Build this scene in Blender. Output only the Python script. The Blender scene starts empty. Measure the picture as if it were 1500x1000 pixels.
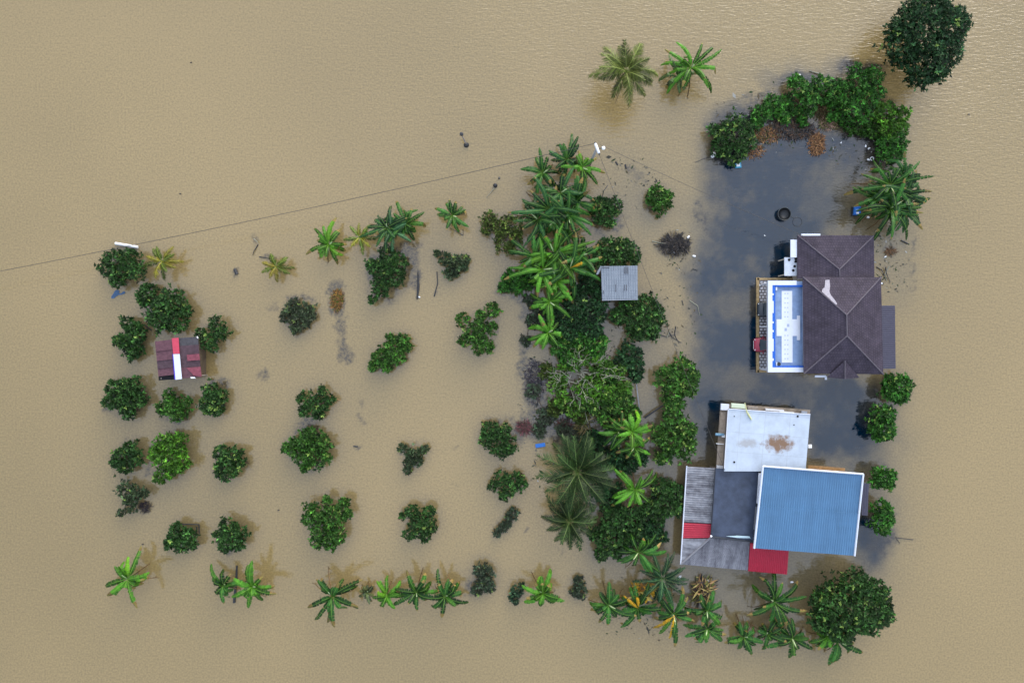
import bpy, math, random
import numpy as np
from mathutils import Vector
random.seed(7); rng = np.random.default_rng(7)
S = bpy.context.scene; C = S.collection
H = 84.0                      # camera height above the flood water
PPM = 12.0                    # photo pixels per metre at water level
R = math.radians

# ------------------------------------------------------------------ camera, sky, sun, exposure
cd = bpy.data.cameras.new("camera"); cam = bpy.data.objects.new("camera", cd); C.objects.link(cam)
cam.location = (0, 0, H); cam.rotation_euler = (0, 0, 0)
cd.sensor_width = 36; cd.lens = 36 * H / (1500 / PPM); cd.clip_end = 6000; cd.clip_start = 0.5
S.camera = cam
SUN_EL, SUN_AZ = R(25), R(20)          # azimuth measured clockwise from north (+y)
w = bpy.data.worlds.new("World"); S.world = w; w.use_nodes = True
nt = w.node_tree; bg = nt.nodes["Background"]
sky = nt.nodes.new("ShaderNodeTexSky"); sky.sky_type = 'NISHITA'; sky.sun_disc = False
sky.sun_elevation = SUN_EL; sky.sun_rotation = SUN_AZ; sky.dust_density = 4; sky.air_density = 1.0
hs = nt.nodes.new("ShaderNodeHueSaturation"); hs.inputs["Saturation"].default_value = 0.52
nt.links.new(sky.outputs[0], hs.inputs["Color"])
# overcast sky: brightest overhead, a third as bright at the horizon
wtc = nt.nodes.new("ShaderNodeTexCoord"); wsp = nt.nodes.new("ShaderNodeSeparateXYZ"); nt.links.new(wtc.outputs["Generated"], wsp.inputs[0])
wvm = nt.nodes.new("ShaderNodeVectorMath"); wvm.operation = 'MULTIPLY'; wvm.inputs[1].default_value = (.4, .4, 1); nt.links.new(wtc.outputs["Generated"], wvm.inputs[0])
wvn = nt.nodes.new("ShaderNodeVectorMath"); wvn.operation = 'NORMALIZE'; nt.links.new(wvm.outputs[0], wvn.inputs[0]); nt.links.new(wvn.outputs[0], sky.inputs[0])   # cloud spreads the sun's glow evenly
wmr = nt.nodes.new("ShaderNodeMapRange"); wmr.inputs[3].default_value = .35; wmr.inputs[4].default_value = 2.6; nt.links.new(wsp.outputs["Z"], wmr.inputs[0])
wmx = nt.nodes.new("ShaderNodeMix"); wmx.data_type = 'RGBA'; wmx.blend_type = 'MULTIPLY'; wmx.inputs[0].default_value = 1
nt.links.new(hs.outputs[0], wmx.inputs[6]); nt.links.new(wmr.outputs[0], wmx.inputs[7]); nt.links.new(wmx.outputs[2], bg.inputs[0])
bg.inputs[1].default_value = 0.15
sl = bpy.data.lights.new("sun", 'SUN'); sl.energy = 0.5; sl.angle = R(45); sl.color = (1, .95, .87)
so = bpy.data.objects.new("sun", sl); C.objects.link(so); so.location = (20, 40, 60)
d = Vector((math.sin(SUN_AZ) * math.cos(SUN_EL), math.cos(SUN_AZ) * math.cos(SUN_EL), math.sin(SUN_EL)))
so.rotation_euler = d.to_track_quat('Z', 'Y').to_euler()
S.view_settings.view_transform = 'Standard'; S.view_settings.look = 'None'
S.view_settings.gamma = 1; S.view_settings.exposure = 1.27

# ------------------------------------------------------------------ helpers
def P(px, py, z=0.0):
    k = (H - z) / H / PPM
    return Vector(((px - 750) * k, (500 - py) * k, z))

def mat(name, col, rough=.6, spec=.5, metal=0.0, var=0.0, vscale=1.0, bump=0.0, bscale=8.0, stretch=(1, 1, 1), emi=None):
    m = bpy.data.materials.new(name); m.use_nodes = True; t = m.node_tree; b = t.nodes["Principled BSDF"]
    b.inputs["Base Color"].default_value = (*col, 1); b.inputs["Roughness"].default_value = rough
    b.inputs["Metallic"].default_value = metal; b.inputs["Specular IOR Level"].default_value = spec
    tc = t.nodes.new("ShaderNodeTexCoord"); mp = t.nodes.new("ShaderNodeMapping")
    mp.inputs["Scale"].default_value = stretch
    t.links.new(tc.outputs["UV"], mp.inputs[0])
    if var:
        n = t.nodes.new("ShaderNodeTexNoise"); n.inputs["Scale"].default_value = vscale; n.inputs["Detail"].default_value = 6
        n.inputs["Roughness"].default_value = .65
        t.links.new(mp.outputs[0], n.inputs["Vector"])
        mr = t.nodes.new("ShaderNodeMapRange"); mr.inputs[1].default_value = .3; mr.inputs[2].default_value = .7
        mr.inputs[3].default_value = 1 - var; mr.inputs[4].default_value = 1 + var
        t.links.new(n.outputs[0], mr.inputs[0])
        mx = t.nodes.new("ShaderNodeMix"); mx.data_type = 'RGBA'; mx.blend_type = 'MULTIPLY'; mx.inputs[0].default_value = 1
        mx.inputs[6].default_value = (*col, 1); t.links.new(mr.outputs[0], mx.inputs[7])
        t.links.new(mx.outputs[2], b.inputs["Base Color"])
    if bump:
        n = t.nodes.new("ShaderNodeTexNoise"); n.inputs["Scale"].default_value = bscale; n.inputs["Detail"].default_value = 3
        t.links.new(mp.outputs[0], n.inputs["Vector"])
        bp = t.nodes.new("ShaderNodeBump"); bp.inputs["Strength"].default_value = bump; bp.inputs["Distance"].default_value = .05
        t.links.new(n.outputs[0], bp.inputs["Height"]); t.links.new(bp.outputs[0], b.inputs["Normal"])
    return m

def tile_mat(name, c1, c2, grout, bw, rh, mort=.02, rough=.7, bump=.6, var=.25, vscale=.6, offset=.5):
    m = mat(name, c1, rough, .3); t = m.node_tree; b = t.nodes["Principled BSDF"]
    uv = t.nodes.new("ShaderNodeTexCoord"); br = t.nodes.new("ShaderNodeTexBrick")
    t.links.new(uv.outputs["UV"], br.inputs["Vector"])
    br.inputs["Scale"].default_value = 1; br.inputs["Brick Width"].default_value = bw; br.inputs["Row Height"].default_value = rh
    br.inputs["Mortar Size"].default_value = mort; br.inputs["Mortar Smooth"].default_value = .3; br.offset = offset
    br.inputs["Color1"].default_value = (*c1, 1); br.inputs["Color2"].default_value = (*c2, 1); br.inputs["Mortar"].default_value = (*grout, 1)
    n = t.nodes.new("ShaderNodeTexNoise"); n.inputs["Scale"].default_value = vscale; n.inputs["Detail"].default_value = 8; n.inputs["Roughness"].default_value = .7
    t.links.new(uv.outputs["UV"], n.inputs["Vector"])
    mr = t.nodes.new("ShaderNodeMapRange"); mr.inputs[1].default_value = .3; mr.inputs[2].default_value = .7
    mr.inputs[3].default_value = 1 - var; mr.inputs[4].default_value = 1 + var; t.links.new(n.outputs[0], mr.inputs[0])
    mx = t.nodes.new("ShaderNodeMix"); mx.data_type = 'RGBA'; mx.blend_type = 'MULTIPLY'; mx.inputs[0].default_value = 1
    t.links.new(br.outputs[0], mx.inputs[6]); t.links.new(mr.outputs[0], mx.inputs[7]); t.links.new(mx.outputs[2], b.inputs["Base Color"])
    bp = t.nodes.new("ShaderNodeBump"); bp.inputs["Strength"].default_value = bump; bp.inputs["Distance"].default_value = .03; bp.invert = True
    t.links.new(br.outputs["Fac"], bp.inputs["Height"]); t.links.new(bp.outputs[0], b.inputs["Normal"])
    return m

def attr_mat(name, rough=.4, spec=.5, trans=0.0):
    m = bpy.data.materials.new(name); m.use_nodes = True; t = m.node_tree; b = t.nodes["Principled BSDF"]
    a = t.nodes.new("ShaderNodeAttribute"); a.attribute_name = "tint"
    t.links.new(a.outputs["Color"], b.inputs["Base Color"])
    b.inputs["Roughness"].default_value = rough; b.inputs["Specular IOR Level"].default_value = spec
    return m

def tag(o, label=None, cat=None, group=None, kind=None):
    if label: o["label"] = label
    if cat: o["category"] = cat
    if group: o["group"] = group
    if kind: o["kind"] = kind
    return o

def empty(name, loc, label, cat, group=None, rz=0):
    o = bpy.data.objects.new(name, None); C.objects.link(o); o.location = loc; o.rotation_euler = (0, 0, rz)
    o.empty_display_size = .3
    return tag(o, label, cat, group)

class MB:
    """collects world-space geometry and links it as one mesh object"""
    def __init__(s): s.v = []; s.f = []
    def poly(s, pts):
        i = len(s.v); s.v += [tuple(p) for p in pts]; s.f.append(tuple(range(i, i + len(pts)))); return s
    def box(s, c, size, rz=0.0, tilt=None):
        cx, cy, cz = c; a, b, h = size[0] / 2, size[1] / 2, size[2] / 2
        ca, sa = math.cos(rz), math.sin(rz); i = len(s.v)
        for z in (-h, h):
            for x, y in ((-a, -b), (a, -b), (a, b), (-a, b)):
                s.v.append((cx + x * ca - y * sa, cy + x * sa + y * ca, cz + z))
        s.f += [(i, i+3, i+2, i+1), (i+4, i+5, i+6, i+7), (i, i+1, i+5, i+4), (i+1, i+2, i+6, i+5), (i+2, i+3, i+7, i+6), (i+3, i, i+4, i+7)]
        return s
    def slab(s, pts, th):
        """pts: top polygon counter-clockwise seen from above, extruded down by th"""
        n = len(pts); i = len(s.v)
        s.v += [tuple(p) for p in pts] + [(p[0], p[1], p[2] - th) for p in pts]
        s.f.append(tuple(range(i, i + n))); s.f.append(tuple(range(i + 2*n - 1, i + n - 1, -1)))
        for k in range(n):
            l = (k + 1) % n; s.f.append((i + k, i + n + k, i + n + l, i + l))
        return s
    def tube(s, pts, rad, n=7, cap=True):
        pts = [Vector(p) for p in pts]; i0 = len(s.v)
        rad = [rad] * len(pts) if isinstance(rad, (int, float)) else rad
        for k, p in enumerate(pts):
            t = (pts[min(k+1, len(pts)-1)] - pts[max(k-1, 0)]).normalized()
            u = t.cross(Vector((0, 0, 1)) if abs(t.z) < .9 else Vector((1, 0, 0))).normalized(); v = t.cross(u)
            for j in range(n):
                a = 2 * math.pi * j / n; q = p + (u * math.cos(a) + v * math.sin(a)) * rad[k]; s.v.append(tuple(q))
        for k in range(len(pts) - 1):
            for j in range(n):
                a = i0 + k*n + j; b = i0 + k*n + (j+1) % n; s.f.append((a, b, b + n, a + n))
        if cap:
            s.f.append(tuple(i0 + j for j in range(n - 1, -1, -1))); e = i0 + (len(pts)-1)*n; s.f.append(tuple(e + j for j in range(n)))
        return s
    def lathe(s, c, prof, n=24, axis=None):
        i0 = len(s.v)
        for r_, z in prof:
            for j in range(n):
                a = 2*math.pi*j/n; s.v.append((c[0] + r_*math.cos(a), c[1] + r_*math.sin(a), c[2] + z))
        for k in range(len(prof) - 1):
            for j in range(n):
                a = i0 + k*n + j; b = i0 + k*n + (j+1) % n; s.f.append((a, b, b+n, a+n))
        return s
    def corr(s, a, b, c, d, pitch=.25, amp=.03, th=.05, rows=1):
        """corrugated sheet: a->b runs across the ribs, a->d along them"""
        a, b, c, d = map(Vector, (a, b, c, d)); L = max((b-a).length, (c-d).length)
        n = max(8, int(L / pitch) * 4); i0 = len(s.v)
        for side in (0, 1):
            for r_ in range(rows + 1):
                tv = r_ / rows
                for k in range(n + 1):
                    t = k / n; p = a.lerp(b, t).lerp(d.lerp(c, t), tv)
                    zz = amp * (1 if k % 4 in (1, 2) else -1) - side * th
                    s.v.append((p.x, p.y, p.z + zz))
        m = n + 1; off = m * (rows + 1)
        for r_ in range(rows):
            for k in range(n):
                q = i0 + r_*m + k; s.f.append((q, q+1, q+m+1, q+m)); q += off; s.f.append((q+m, q+m+1, q+1, q))
        for k in range(n):
            q = i0 + k; s.f.append((q+off, q+off+1, q+1, q)); q = i0 + rows*m + k; s.f.append((q, q+1, q+off+1, q+off))
        for r_ in range(rows):
            q = i0 + r_*m; s.f.append((q, q+m, q+m+off, q+off)); q += n; s.f.append((q+off, q+m+off, q+m, q))
        return s
    def build(s, name, m, parent=None, bevel=0.0, smooth=False, uvrot=0.0):
        me = bpy.data.meshes.new(name)
        org = Vector(parent_world(parent)) if parent else None
        if org is None:
            a = np.array(s.v); org = Vector((a[:, 0].mean(), a[:, 1].mean(), a[:, 2].min()))
            loc = org
        else: loc = Vector((0, 0, 0))
        me.from_pydata([(v[0]-org.x, v[1]-org.y, v[2]-org.z) for v in s.v], [], s.f); me.update()
        uv = me.uv_layers.new(name="UVMap"); Z = Vector((0, 0, 1)); cr, sr = math.cos(uvrot), math.sin(uvrot)
        for p in me.polygons:
            n = p.normal
            if n.length < .5: continue
            if abs(n.z) > .995: u = Vector((cr, sr, 0)); v = Vector((-sr, cr, 0))
            else: u = Z.cross(n).normalized(); v = n.cross(u)
            for li in p.loop_indices:
                co = me.vertices[me.loops[li].vertex_index].co; uv.data[li].uv = (co.dot(u), co.dot(v))
            if smooth: p.use_smooth = True
        me.materials.append(m)
        o = bpy.data.objects.new(name, me); C.objects.link(o); o.location = loc
        if parent: o.parent = parent
        if bevel:
            md = o.modifiers.new("bevel", 'BEVEL'); md.width = bevel; md.segments = 2; md.limit_method = 'ANGLE'
        return o

def parent_world(p):
    v = Vector((0, 0, 0))
    while p: v += p.location; p = p.parent
    return v

def np_mesh(name, V, F, col, m, parent=None, loc=None, smooth=False):
    org = np.array(parent_world(parent) if parent else (loc if loc is not None else (0, 0, 0)))
    V = np.asarray(V, dtype=np.float64) - org; F = np.asarray(F); k = F.shape[1]
    me = bpy.data.meshes.new(name)
    me.vertices.add(len(V)); me.vertices.foreach_set("co", V.astype(np.float32).ravel())
    me.loops.add(F.size); me.loops.foreach_set("vertex_index", F.astype(np.int32).ravel())
    me.polygons.add(len(F)); me.polygons.foreach_set("loop_start", np.arange(0, F.size, k, dtype=np.int32))
    if smooth: me.polygons.foreach_set("use_smooth", np.ones(len(F), dtype=bool))
    me.update(calc_edges=True)
    if col is not None:
        at = me.color_attributes.new("tint", 'FLOAT_COLOR', 'POINT')
        cc = np.ones((len(V), 4), dtype=np.float32); cc[:, :3] = col; at.data.foreach_set("color", cc.ravel())
    me.materials.append(m)
    o = bpy.data.objects.new(name, me); C.objects.link(o)
    if parent: o.parent = parent
    elif loc is not None: o.location = loc
    return o

def unit(a): return a / np.maximum(np.linalg.norm(a, axis=-1, keepdims=True), 1e-9)

# ------------------------------------------------------------------ materials
LEAF = attr_mat("leaf", .5, .16)
BLADE = attr_mat("blade", .42, .18)
DRY = attr_mat("dry_plant", .8, .2)
BARK = mat("bark", (.10, .08, .06), .9, .2, var=.4, vscale=6)
PALEBARK = mat("pale_bark", (.25, .25, .19), .8, .2, var=.35, vscale=5)
STEM = mat("banana_stem", (.16, .17, .07), .6, .3, var=.4, vscale=5)
DARKWOOD = mat("wet_wood", (.03, .032, .035), .5, .4, var=.4, vscale=4)
GREYWOOD = mat("grey_wood", (.30, .26, .22), .8, .3, var=.3, vscale=4)
BROWNWOOD = mat("brown_wood", (.30, .17, .07), .8, .3, var=.35, vscale=3)
WHITE = mat("white_paint", (.78, .80, .84), .5, .4, var=.06, vscale=1.5)
WALL = mat("render_wall", (.55, .50, .42), .85, .2, var=.15, vscale=1.0)
GREYWALL = mat("grey_wall", (.20, .17, .14), .85, .2, var=.3, vscale=1.2)
DARK = mat("dark_void", (.012, .012, .014), .8, .2)
GLASS = mat("dark_glass", (.02, .035, .045), .06, .6)
METAL = mat("grey_metal", (.35, .37, .40), .4, .5, metal=.6, var=.2, vscale=4)
BLACKPL = mat("black_plastic", (.012, .014, .016), .35, .5)
BLUEPL = mat("blue_plastic", (.02, .16, .55), .4, .5)
WHITEPL = mat("white_plastic", (.85, .87, .88), .4, .5)

# ------------------------------------------------------------------ flood water: one sheet to the horizon
def vnoise(x, y, seed, sc):
    r_ = np.random.default_rng(seed); g = r_.random((256, 256)); x = x * sc + 500; y = y * sc + 500
    xi = np.floor(x).astype(int); yi = np.floor(y).astype(int); fx = x - xi; fy = y - yi
    fx = fx*fx*(3-2*fx); fy = fy*fy*(3-2*fy); a = lambda i, j: g[(xi+i) % 256, (yi+j) % 256]
    return (a(0,0)*(1-fx)+a(1,0)*fx)*(1-fy) + (a(0,1)*(1-fx)+a(1,1)*fx)*fy
def fbm(x, y, seed, sc, o=5):
    s_ = 0; w_ = 0; a = 1
    for k in range(o): s_ = s_ + a * vnoise(x, y, seed + k, sc * 2**k); w_ += a; a *= .6
    return s_ / w_
def sstep(a, b, x): t = np.clip((x - a) / (b - a), 0, 1); return t*t*(3-2*t)
def blobs(X, Y, L):
    m = np.zeros_like(X)
    for b in L:
        px, py, rx, ry, wt = b[:5]; q = ((X - px) / rx)**2 + ((Y - py) / ry)**2
        m = np.maximum(m, wt * np.exp(-q * .9)) if True else m
    return m
def sblobs(X, Y, L):
    m = np.ones_like(X)
    for px, py, rx, ry, wt in L: m = m * (1 - wt * np.exp(-(((X - px) / rx)**2 + ((Y - py) / ry)**2)))
    return 1 - m

CLEAR = [(1185,212,70,26,.95),(1130,255,60,38,.95),(1105,305,50,40,.9),(1080,370,40,55,.95),(1068,440,36,55,.95),(1075,520,45,48,.9),(1125,572,85,26,1.),
         (1225,575,60,24,.85),(1190,300,40,40,.55),(1150,350,40,45,.75),(1150,400,30,40,.8),(1095,470,30,80,.8),(1250,240,45,45,.5),(1235,620,50,45,.6),(1215,330,50,30,.3),
         (1040,600,35,80,.6),(1240,640,60,60,.6),(1030,440,30,110,.4),(1060,250,40,50,.4),(1275,785,30,45,.6),(1110,180,40,25,.5),(1060,175,30,25,.4),(1170,118,60,12,.5),(1255,97,40,12,.5),(1262,790,26,40,.3),(1300,240,25,50,.25)]
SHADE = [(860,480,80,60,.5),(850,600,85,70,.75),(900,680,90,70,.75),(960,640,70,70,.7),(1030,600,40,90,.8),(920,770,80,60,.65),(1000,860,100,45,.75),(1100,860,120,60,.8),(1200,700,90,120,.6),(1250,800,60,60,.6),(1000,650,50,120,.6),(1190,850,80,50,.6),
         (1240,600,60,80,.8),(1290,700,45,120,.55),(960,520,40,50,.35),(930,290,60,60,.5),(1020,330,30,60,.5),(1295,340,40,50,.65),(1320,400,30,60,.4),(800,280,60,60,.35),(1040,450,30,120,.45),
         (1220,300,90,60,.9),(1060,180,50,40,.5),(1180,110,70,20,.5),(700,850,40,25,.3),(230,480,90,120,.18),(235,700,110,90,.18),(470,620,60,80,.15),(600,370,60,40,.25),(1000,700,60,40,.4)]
DEBRIS = [(490,424,13,14,.9),(493,445,14,22,.9),(497,478,9,24,.6),(504,505,10,14,.6),(508,524,12,14,.75),(382,548,10,9,.8),(528,592,9,12,.35),(527,612,7,8,.55),(610,410,9,24,.6),(640,425,6,16,.45),(600,380,12,30,.75),
          (605,365,14,16,.6),(925,248,14,9,.5),(940,262,14,9,.6),(882,262,9,6,.3),(1022,312,10,14,.5),(1030,325,12,16,.5),(1040,345,9,12,.4),(770,540,13,34,.8),(785,570,16,30,.8),(795,605,28,22,.7),(770,628,26,18,.6),(830,625,36,26,.7),
          (855,650,40,16,.4),(689,858,13,12,.7),(1285,795,26,26,.55),(1300,785,16,8,.5),(1338,355,6,16,.45),(1336,395,7,20,.5),(1340,420,8,10,.3),(1303,365,20,12,.45),(990,395,10,8,.25),(1115,150,40,20,.6),(1050,185,20,20,.6),
          (1180,116,40,8,.6),(1250,99,40,8,.6),(1105,212,36,22,.6),(1270,225,34,30,.45),(1230,195,40,12,.6),(1290,100,14,10,.5),(885,335,24,14,.5),(900,325,20,16,.5),(988,360,30,18,.6),(985,490,22,18,.3),(1015,460,16,34,.4),
          (745,760,20,18,.35),(865,410,20,20,.6),(750,425,24,12,.5),(775,450,20,26,.6),(440,438,20,6,.6),(604,655,24,8,.4),(216,688,10,14,.6),(205,745,14,10,.4),(320,562,20,8,.6),(265,613,10,4,.5),(155,600,8,8,.5),
          (375,352,8,8,.5),(395,378,14,6,.5),(345,398,5,7,.5),(398,450,12,9,.4),(312,400,7,5,.2),(310,350,8,4,.2),(266,425,14,6,.45),(612,400,4,4,.5),(625,487,5,4,.3),(665,658,6,5,.35),(667,712,5,8,.35),(522,654,8,5,.45),
          (770,775,5,4,.5),(450,622,16,9,.8),(820,800,10,10,.3),(1060,890,18,12,.35),(1030,870,14,12,.5),(955,900,30,16,.3),(980,900,16,10,.4),(560,400,34,46,.35),(1215,350,20,8,.3),(850,600,60,40,.4),(725,270,12,6,.2),(840,350,30,20,.3),
          (965,800,22,30,.35),(1165,220,30,10,.5),(1150,190,24,16,.6),(1195,165,24,14,.8),(1190,170,60,30,.6),(1260,170,50,30,.6)]
def build_water():
    fx = np.arange(-66, 66.01, .22); fy = np.arange(-45, 45.01, .22)
    far = np.array([-3000, -1200, -500, -220, -120, -85]); xs = np.concatenate([far, fx, -far[::-1]]); ys = np.concatenate([far, fy, -far[::-1]])
    X, Y = np.meshgrid(xs, ys); px = 750 + X * PPM; py = 500 - Y * PPM
    wx = (fbm(X, Y, 3, .25) - .5); wy = (fbm(X, Y, 13, .35) - .5); pxw = px + wx * 46; pyw = py + wy * 46
    c = sblobs(pxw, pyw, CLEAR) ; c = np.clip(c * 1.32 + (fbm(X, Y, 40, .45) - .5) * .75 * np.clip(c, 0, .6), 0, 1); c = sstep(.04, .92, c) * (1 - .25 * sstep(.42, .72, fbm(X, Y, 47, .22, 6)) ); c = np.clip(c * (.86 + .28 * fbm(X, Y, 49, 1.1)), 0, 1)
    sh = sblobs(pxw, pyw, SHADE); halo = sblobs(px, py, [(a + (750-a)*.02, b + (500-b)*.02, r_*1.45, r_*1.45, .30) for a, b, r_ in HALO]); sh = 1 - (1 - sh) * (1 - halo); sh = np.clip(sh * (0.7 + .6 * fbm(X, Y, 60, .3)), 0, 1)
    pxd = px + (fbm(X, Y, 5, 1.0) - .5) * 22; pyd = py + (fbm(X, Y, 15, 1.0) - .5) * 22
    db = sblobs(pxd, pyd, [(a, b, rx * .95, ry * .95, min(1, w_ * 1.1)) for a, b, rx, ry, w_ in DEBRIS])
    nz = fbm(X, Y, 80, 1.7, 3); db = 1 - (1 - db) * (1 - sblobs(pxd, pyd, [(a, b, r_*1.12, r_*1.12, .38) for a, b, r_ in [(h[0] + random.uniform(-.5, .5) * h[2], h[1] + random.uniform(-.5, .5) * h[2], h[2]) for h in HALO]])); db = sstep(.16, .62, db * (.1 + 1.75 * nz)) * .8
    wave = np.clip(.20 + .50 * sstep(420, 60, py) * sstep(250, 800, px) + .4 * sstep(1150, 1450, px) * sstep(700, 100, py), 0, 1)
    nx, ny = len(xs), len(ys); idx = np.arange(nx * ny).reshape(ny, nx)
    F = np.stack([idx[:-1, :-1], idx[:-1, 1:], idx[1:, 1:], idx[1:, :-1]], -1).reshape(-1, 4)
    V = np.stack([X, Y, np.zeros_like(X)], -1).reshape(-1, 3)
    m = bpy.data.materials.new("flood_water"); m.use_nodes = True; t = m.node_tree; b = t.nodes["Principled BSDF"]; N = t.nodes.new; L = t.links.new
    a = N("ShaderNodeAttribute"); a.attribute_name = "tint"; sp = N("ShaderNodeSeparateColor"); L(a.outputs["Color"], sp.inputs[0])
    tc = N("ShaderNodeTexCoord")
    big = N("ShaderNodeTexNoise"); big.inputs["Scale"].default_value = .022; big.inputs["Detail"].default_value = 4; L(tc.outputs["Object"], big.inputs["Vector"])
    r0 = N("ShaderNodeMix"); r0.data_type = 'RGBA'; r0.inputs[6].default_value = (.232, .170, .068, 1); r0.inputs[7].default_value = (.280, .204, .084, 1)
    mrb = N("ShaderNodeMapRange"); mrb.inputs[1].default_value = .35; mrb.inputs[2].default_value = .65; L(big.outputs[0], mrb.inputs[0]); L(mrb.outputs[0], r0.inputs[0])
    def mixc(fac, prev, col, sc=1.0):
        x = N("ShaderNodeMix"); x.data_type = 'RGBA'; x.inputs[7].default_value = (*col, 1); L(prev, x.inputs[6])
        mu = N("ShaderNodeMath"); mu.operation = 'MULTIPLY'; mu.inputs[1].default_value = sc; L(fac, mu.inputs[0]); L(mu.outputs[0], x.inputs[0]); return x.outputs[2]
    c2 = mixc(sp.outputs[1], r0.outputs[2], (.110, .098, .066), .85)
    c3 = mixc(sp.outputs[0], c2, (.0, .011, .026), 1.0)
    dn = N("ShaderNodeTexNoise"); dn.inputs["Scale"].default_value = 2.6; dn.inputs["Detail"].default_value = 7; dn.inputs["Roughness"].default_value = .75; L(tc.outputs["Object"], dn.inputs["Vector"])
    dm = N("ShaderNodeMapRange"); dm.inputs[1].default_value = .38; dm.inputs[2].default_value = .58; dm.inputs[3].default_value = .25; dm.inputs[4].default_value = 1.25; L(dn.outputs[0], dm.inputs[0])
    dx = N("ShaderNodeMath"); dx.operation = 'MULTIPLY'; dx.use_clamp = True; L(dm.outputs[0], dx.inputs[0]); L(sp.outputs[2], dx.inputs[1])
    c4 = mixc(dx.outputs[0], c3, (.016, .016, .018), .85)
    fine = N("ShaderNodeTexNoise"); fine.inputs["Scale"].default_value = 4.5; fine.inputs["Detail"].default_value = 5; L(tc.outputs["Object"], fine.inputs["Vector"])
    mrf = N("ShaderNodeMapRange"); mrf.inputs[1].default_value = .25; mrf.inputs[2].default_value = .75; mrf.inputs[3].default_value = .76; mrf.inputs[4].default_value = 1.24; L(fine.outputs[0], mrf.inputs[0])  # ripple shading put into the water colour as fine random grain
    mm = N("ShaderNodeMix"); mm.data_type = 'RGBA'; mm.blend_type = 'MULTIPLY'; mm.inputs[0].default_value = 1; L(c4, mm.inputs[6]); L(mrf.outputs[0], mm.inputs[7])
    L(mm.outputs[2], b.inputs["Base Color"])
    b.inputs["Roughness"].default_value = .015; b.inputs["IOR"].default_value = 1.66
    # ripples
    mp = N("ShaderNodeMapping"); mp.inputs["Scale"].default_value = (1.1, 3.6, 1); mp.inputs["Rotation"].default_value = (0, 0, R(-8)); L(tc.outputs["Object"], mp.inputs[0])
    n1 = N("ShaderNodeTexNoise"); n1.inputs["Scale"].default_value = 1.0; n1.inputs["Detail"].default_value = 3; n1.inputs["Distortion"].default_value = .6; L(mp.outputs[0], n1.inputs["Vector"])
    n2 = N("ShaderNodeTexNoise"); n2.inputs["Scale"].default_value = 4.5; n2.inputs["Detail"].default_value = 2; L(tc.outputs["Object"], n2.inputs["Vector"])
    at2 = N("ShaderNodeAttribute"); at2.attribute_name = "ripple"
    mu = N("ShaderNodeMath"); mu.operation = 'MULTIPLY'; L(n1.outputs[0], mu.inputs[0]); L(at2.outputs["Fac"], mu.inputs[1])
    mu2 = N("ShaderNodeMath"); mu2.operation = 'MULTIPLY_ADD'; mu2.inputs[1].default_value = .035; L(n2.outputs[0], mu2.inputs[0]); L(mu.outputs[0], mu2.inputs[2])
    bp = N("ShaderNodeBump"); bp.inputs["Strength"].default_value = 1; bp.inputs["Distance"].default_value = .09; L(mu2.outputs[0], bp.inputs["Height"]); L(bp.outputs[0], b.inputs["Normal"])
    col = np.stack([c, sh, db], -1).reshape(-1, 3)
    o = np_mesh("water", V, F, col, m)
    at = o.data.attributes.new("ripple", 'FLOAT', 'POINT'); at.data.foreach_set("value", wave.ravel().astype(np.float32))
    tag(o, "brown silty flood water with dark clear patches in the yard", "flood water", kind="structure")

# ------------------------------------------------------------------ foliage
PAL = dict(dark=(.024, .064, .013), deep=(.017, .050, .015), mid=(.032, .090, .012), bright=(.048, .128, .011), olive=(.052, .080, .014),
           muted=(.036, .062, .024), teal=(.026, .052, .024), hedge=(.028, .100, .012))
MUD = np.array((.080, .074, .052))

def leaf_quads(c, dr, ln, wd, col, fold=.25):
    """folded diamond leaves; arrays of base point, direction, length, width, colour"""
    n = len(c); up = np.tile([0, 0, 1.], (n, 1)) + rng.normal(0, .35, (n, 3))
    s = unit(np.cross(dr, up)); nn = np.cross(s, dr); L = ln[:, None]; W = wd[:, None]
    v0 = c; v2 = c + dr * L - nn * L * .12; mid = c + dr * L * .5
    v1 = mid + s * W * .5 + nn * W * fold * .5; v3 = mid - s * W * .5 + nn * W * fold * .5
    V = np.stack([v0, v1, v2, v3], 1).reshape(-1, 3); k = np.arange(n)[:, None] * 4
    F = np.concatenate([k + [0, 1, 2], k + [0, 2, 3]], 1).reshape(-1, 3)
    return V, F, np.repeat(col, 4, axis=0)

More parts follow.
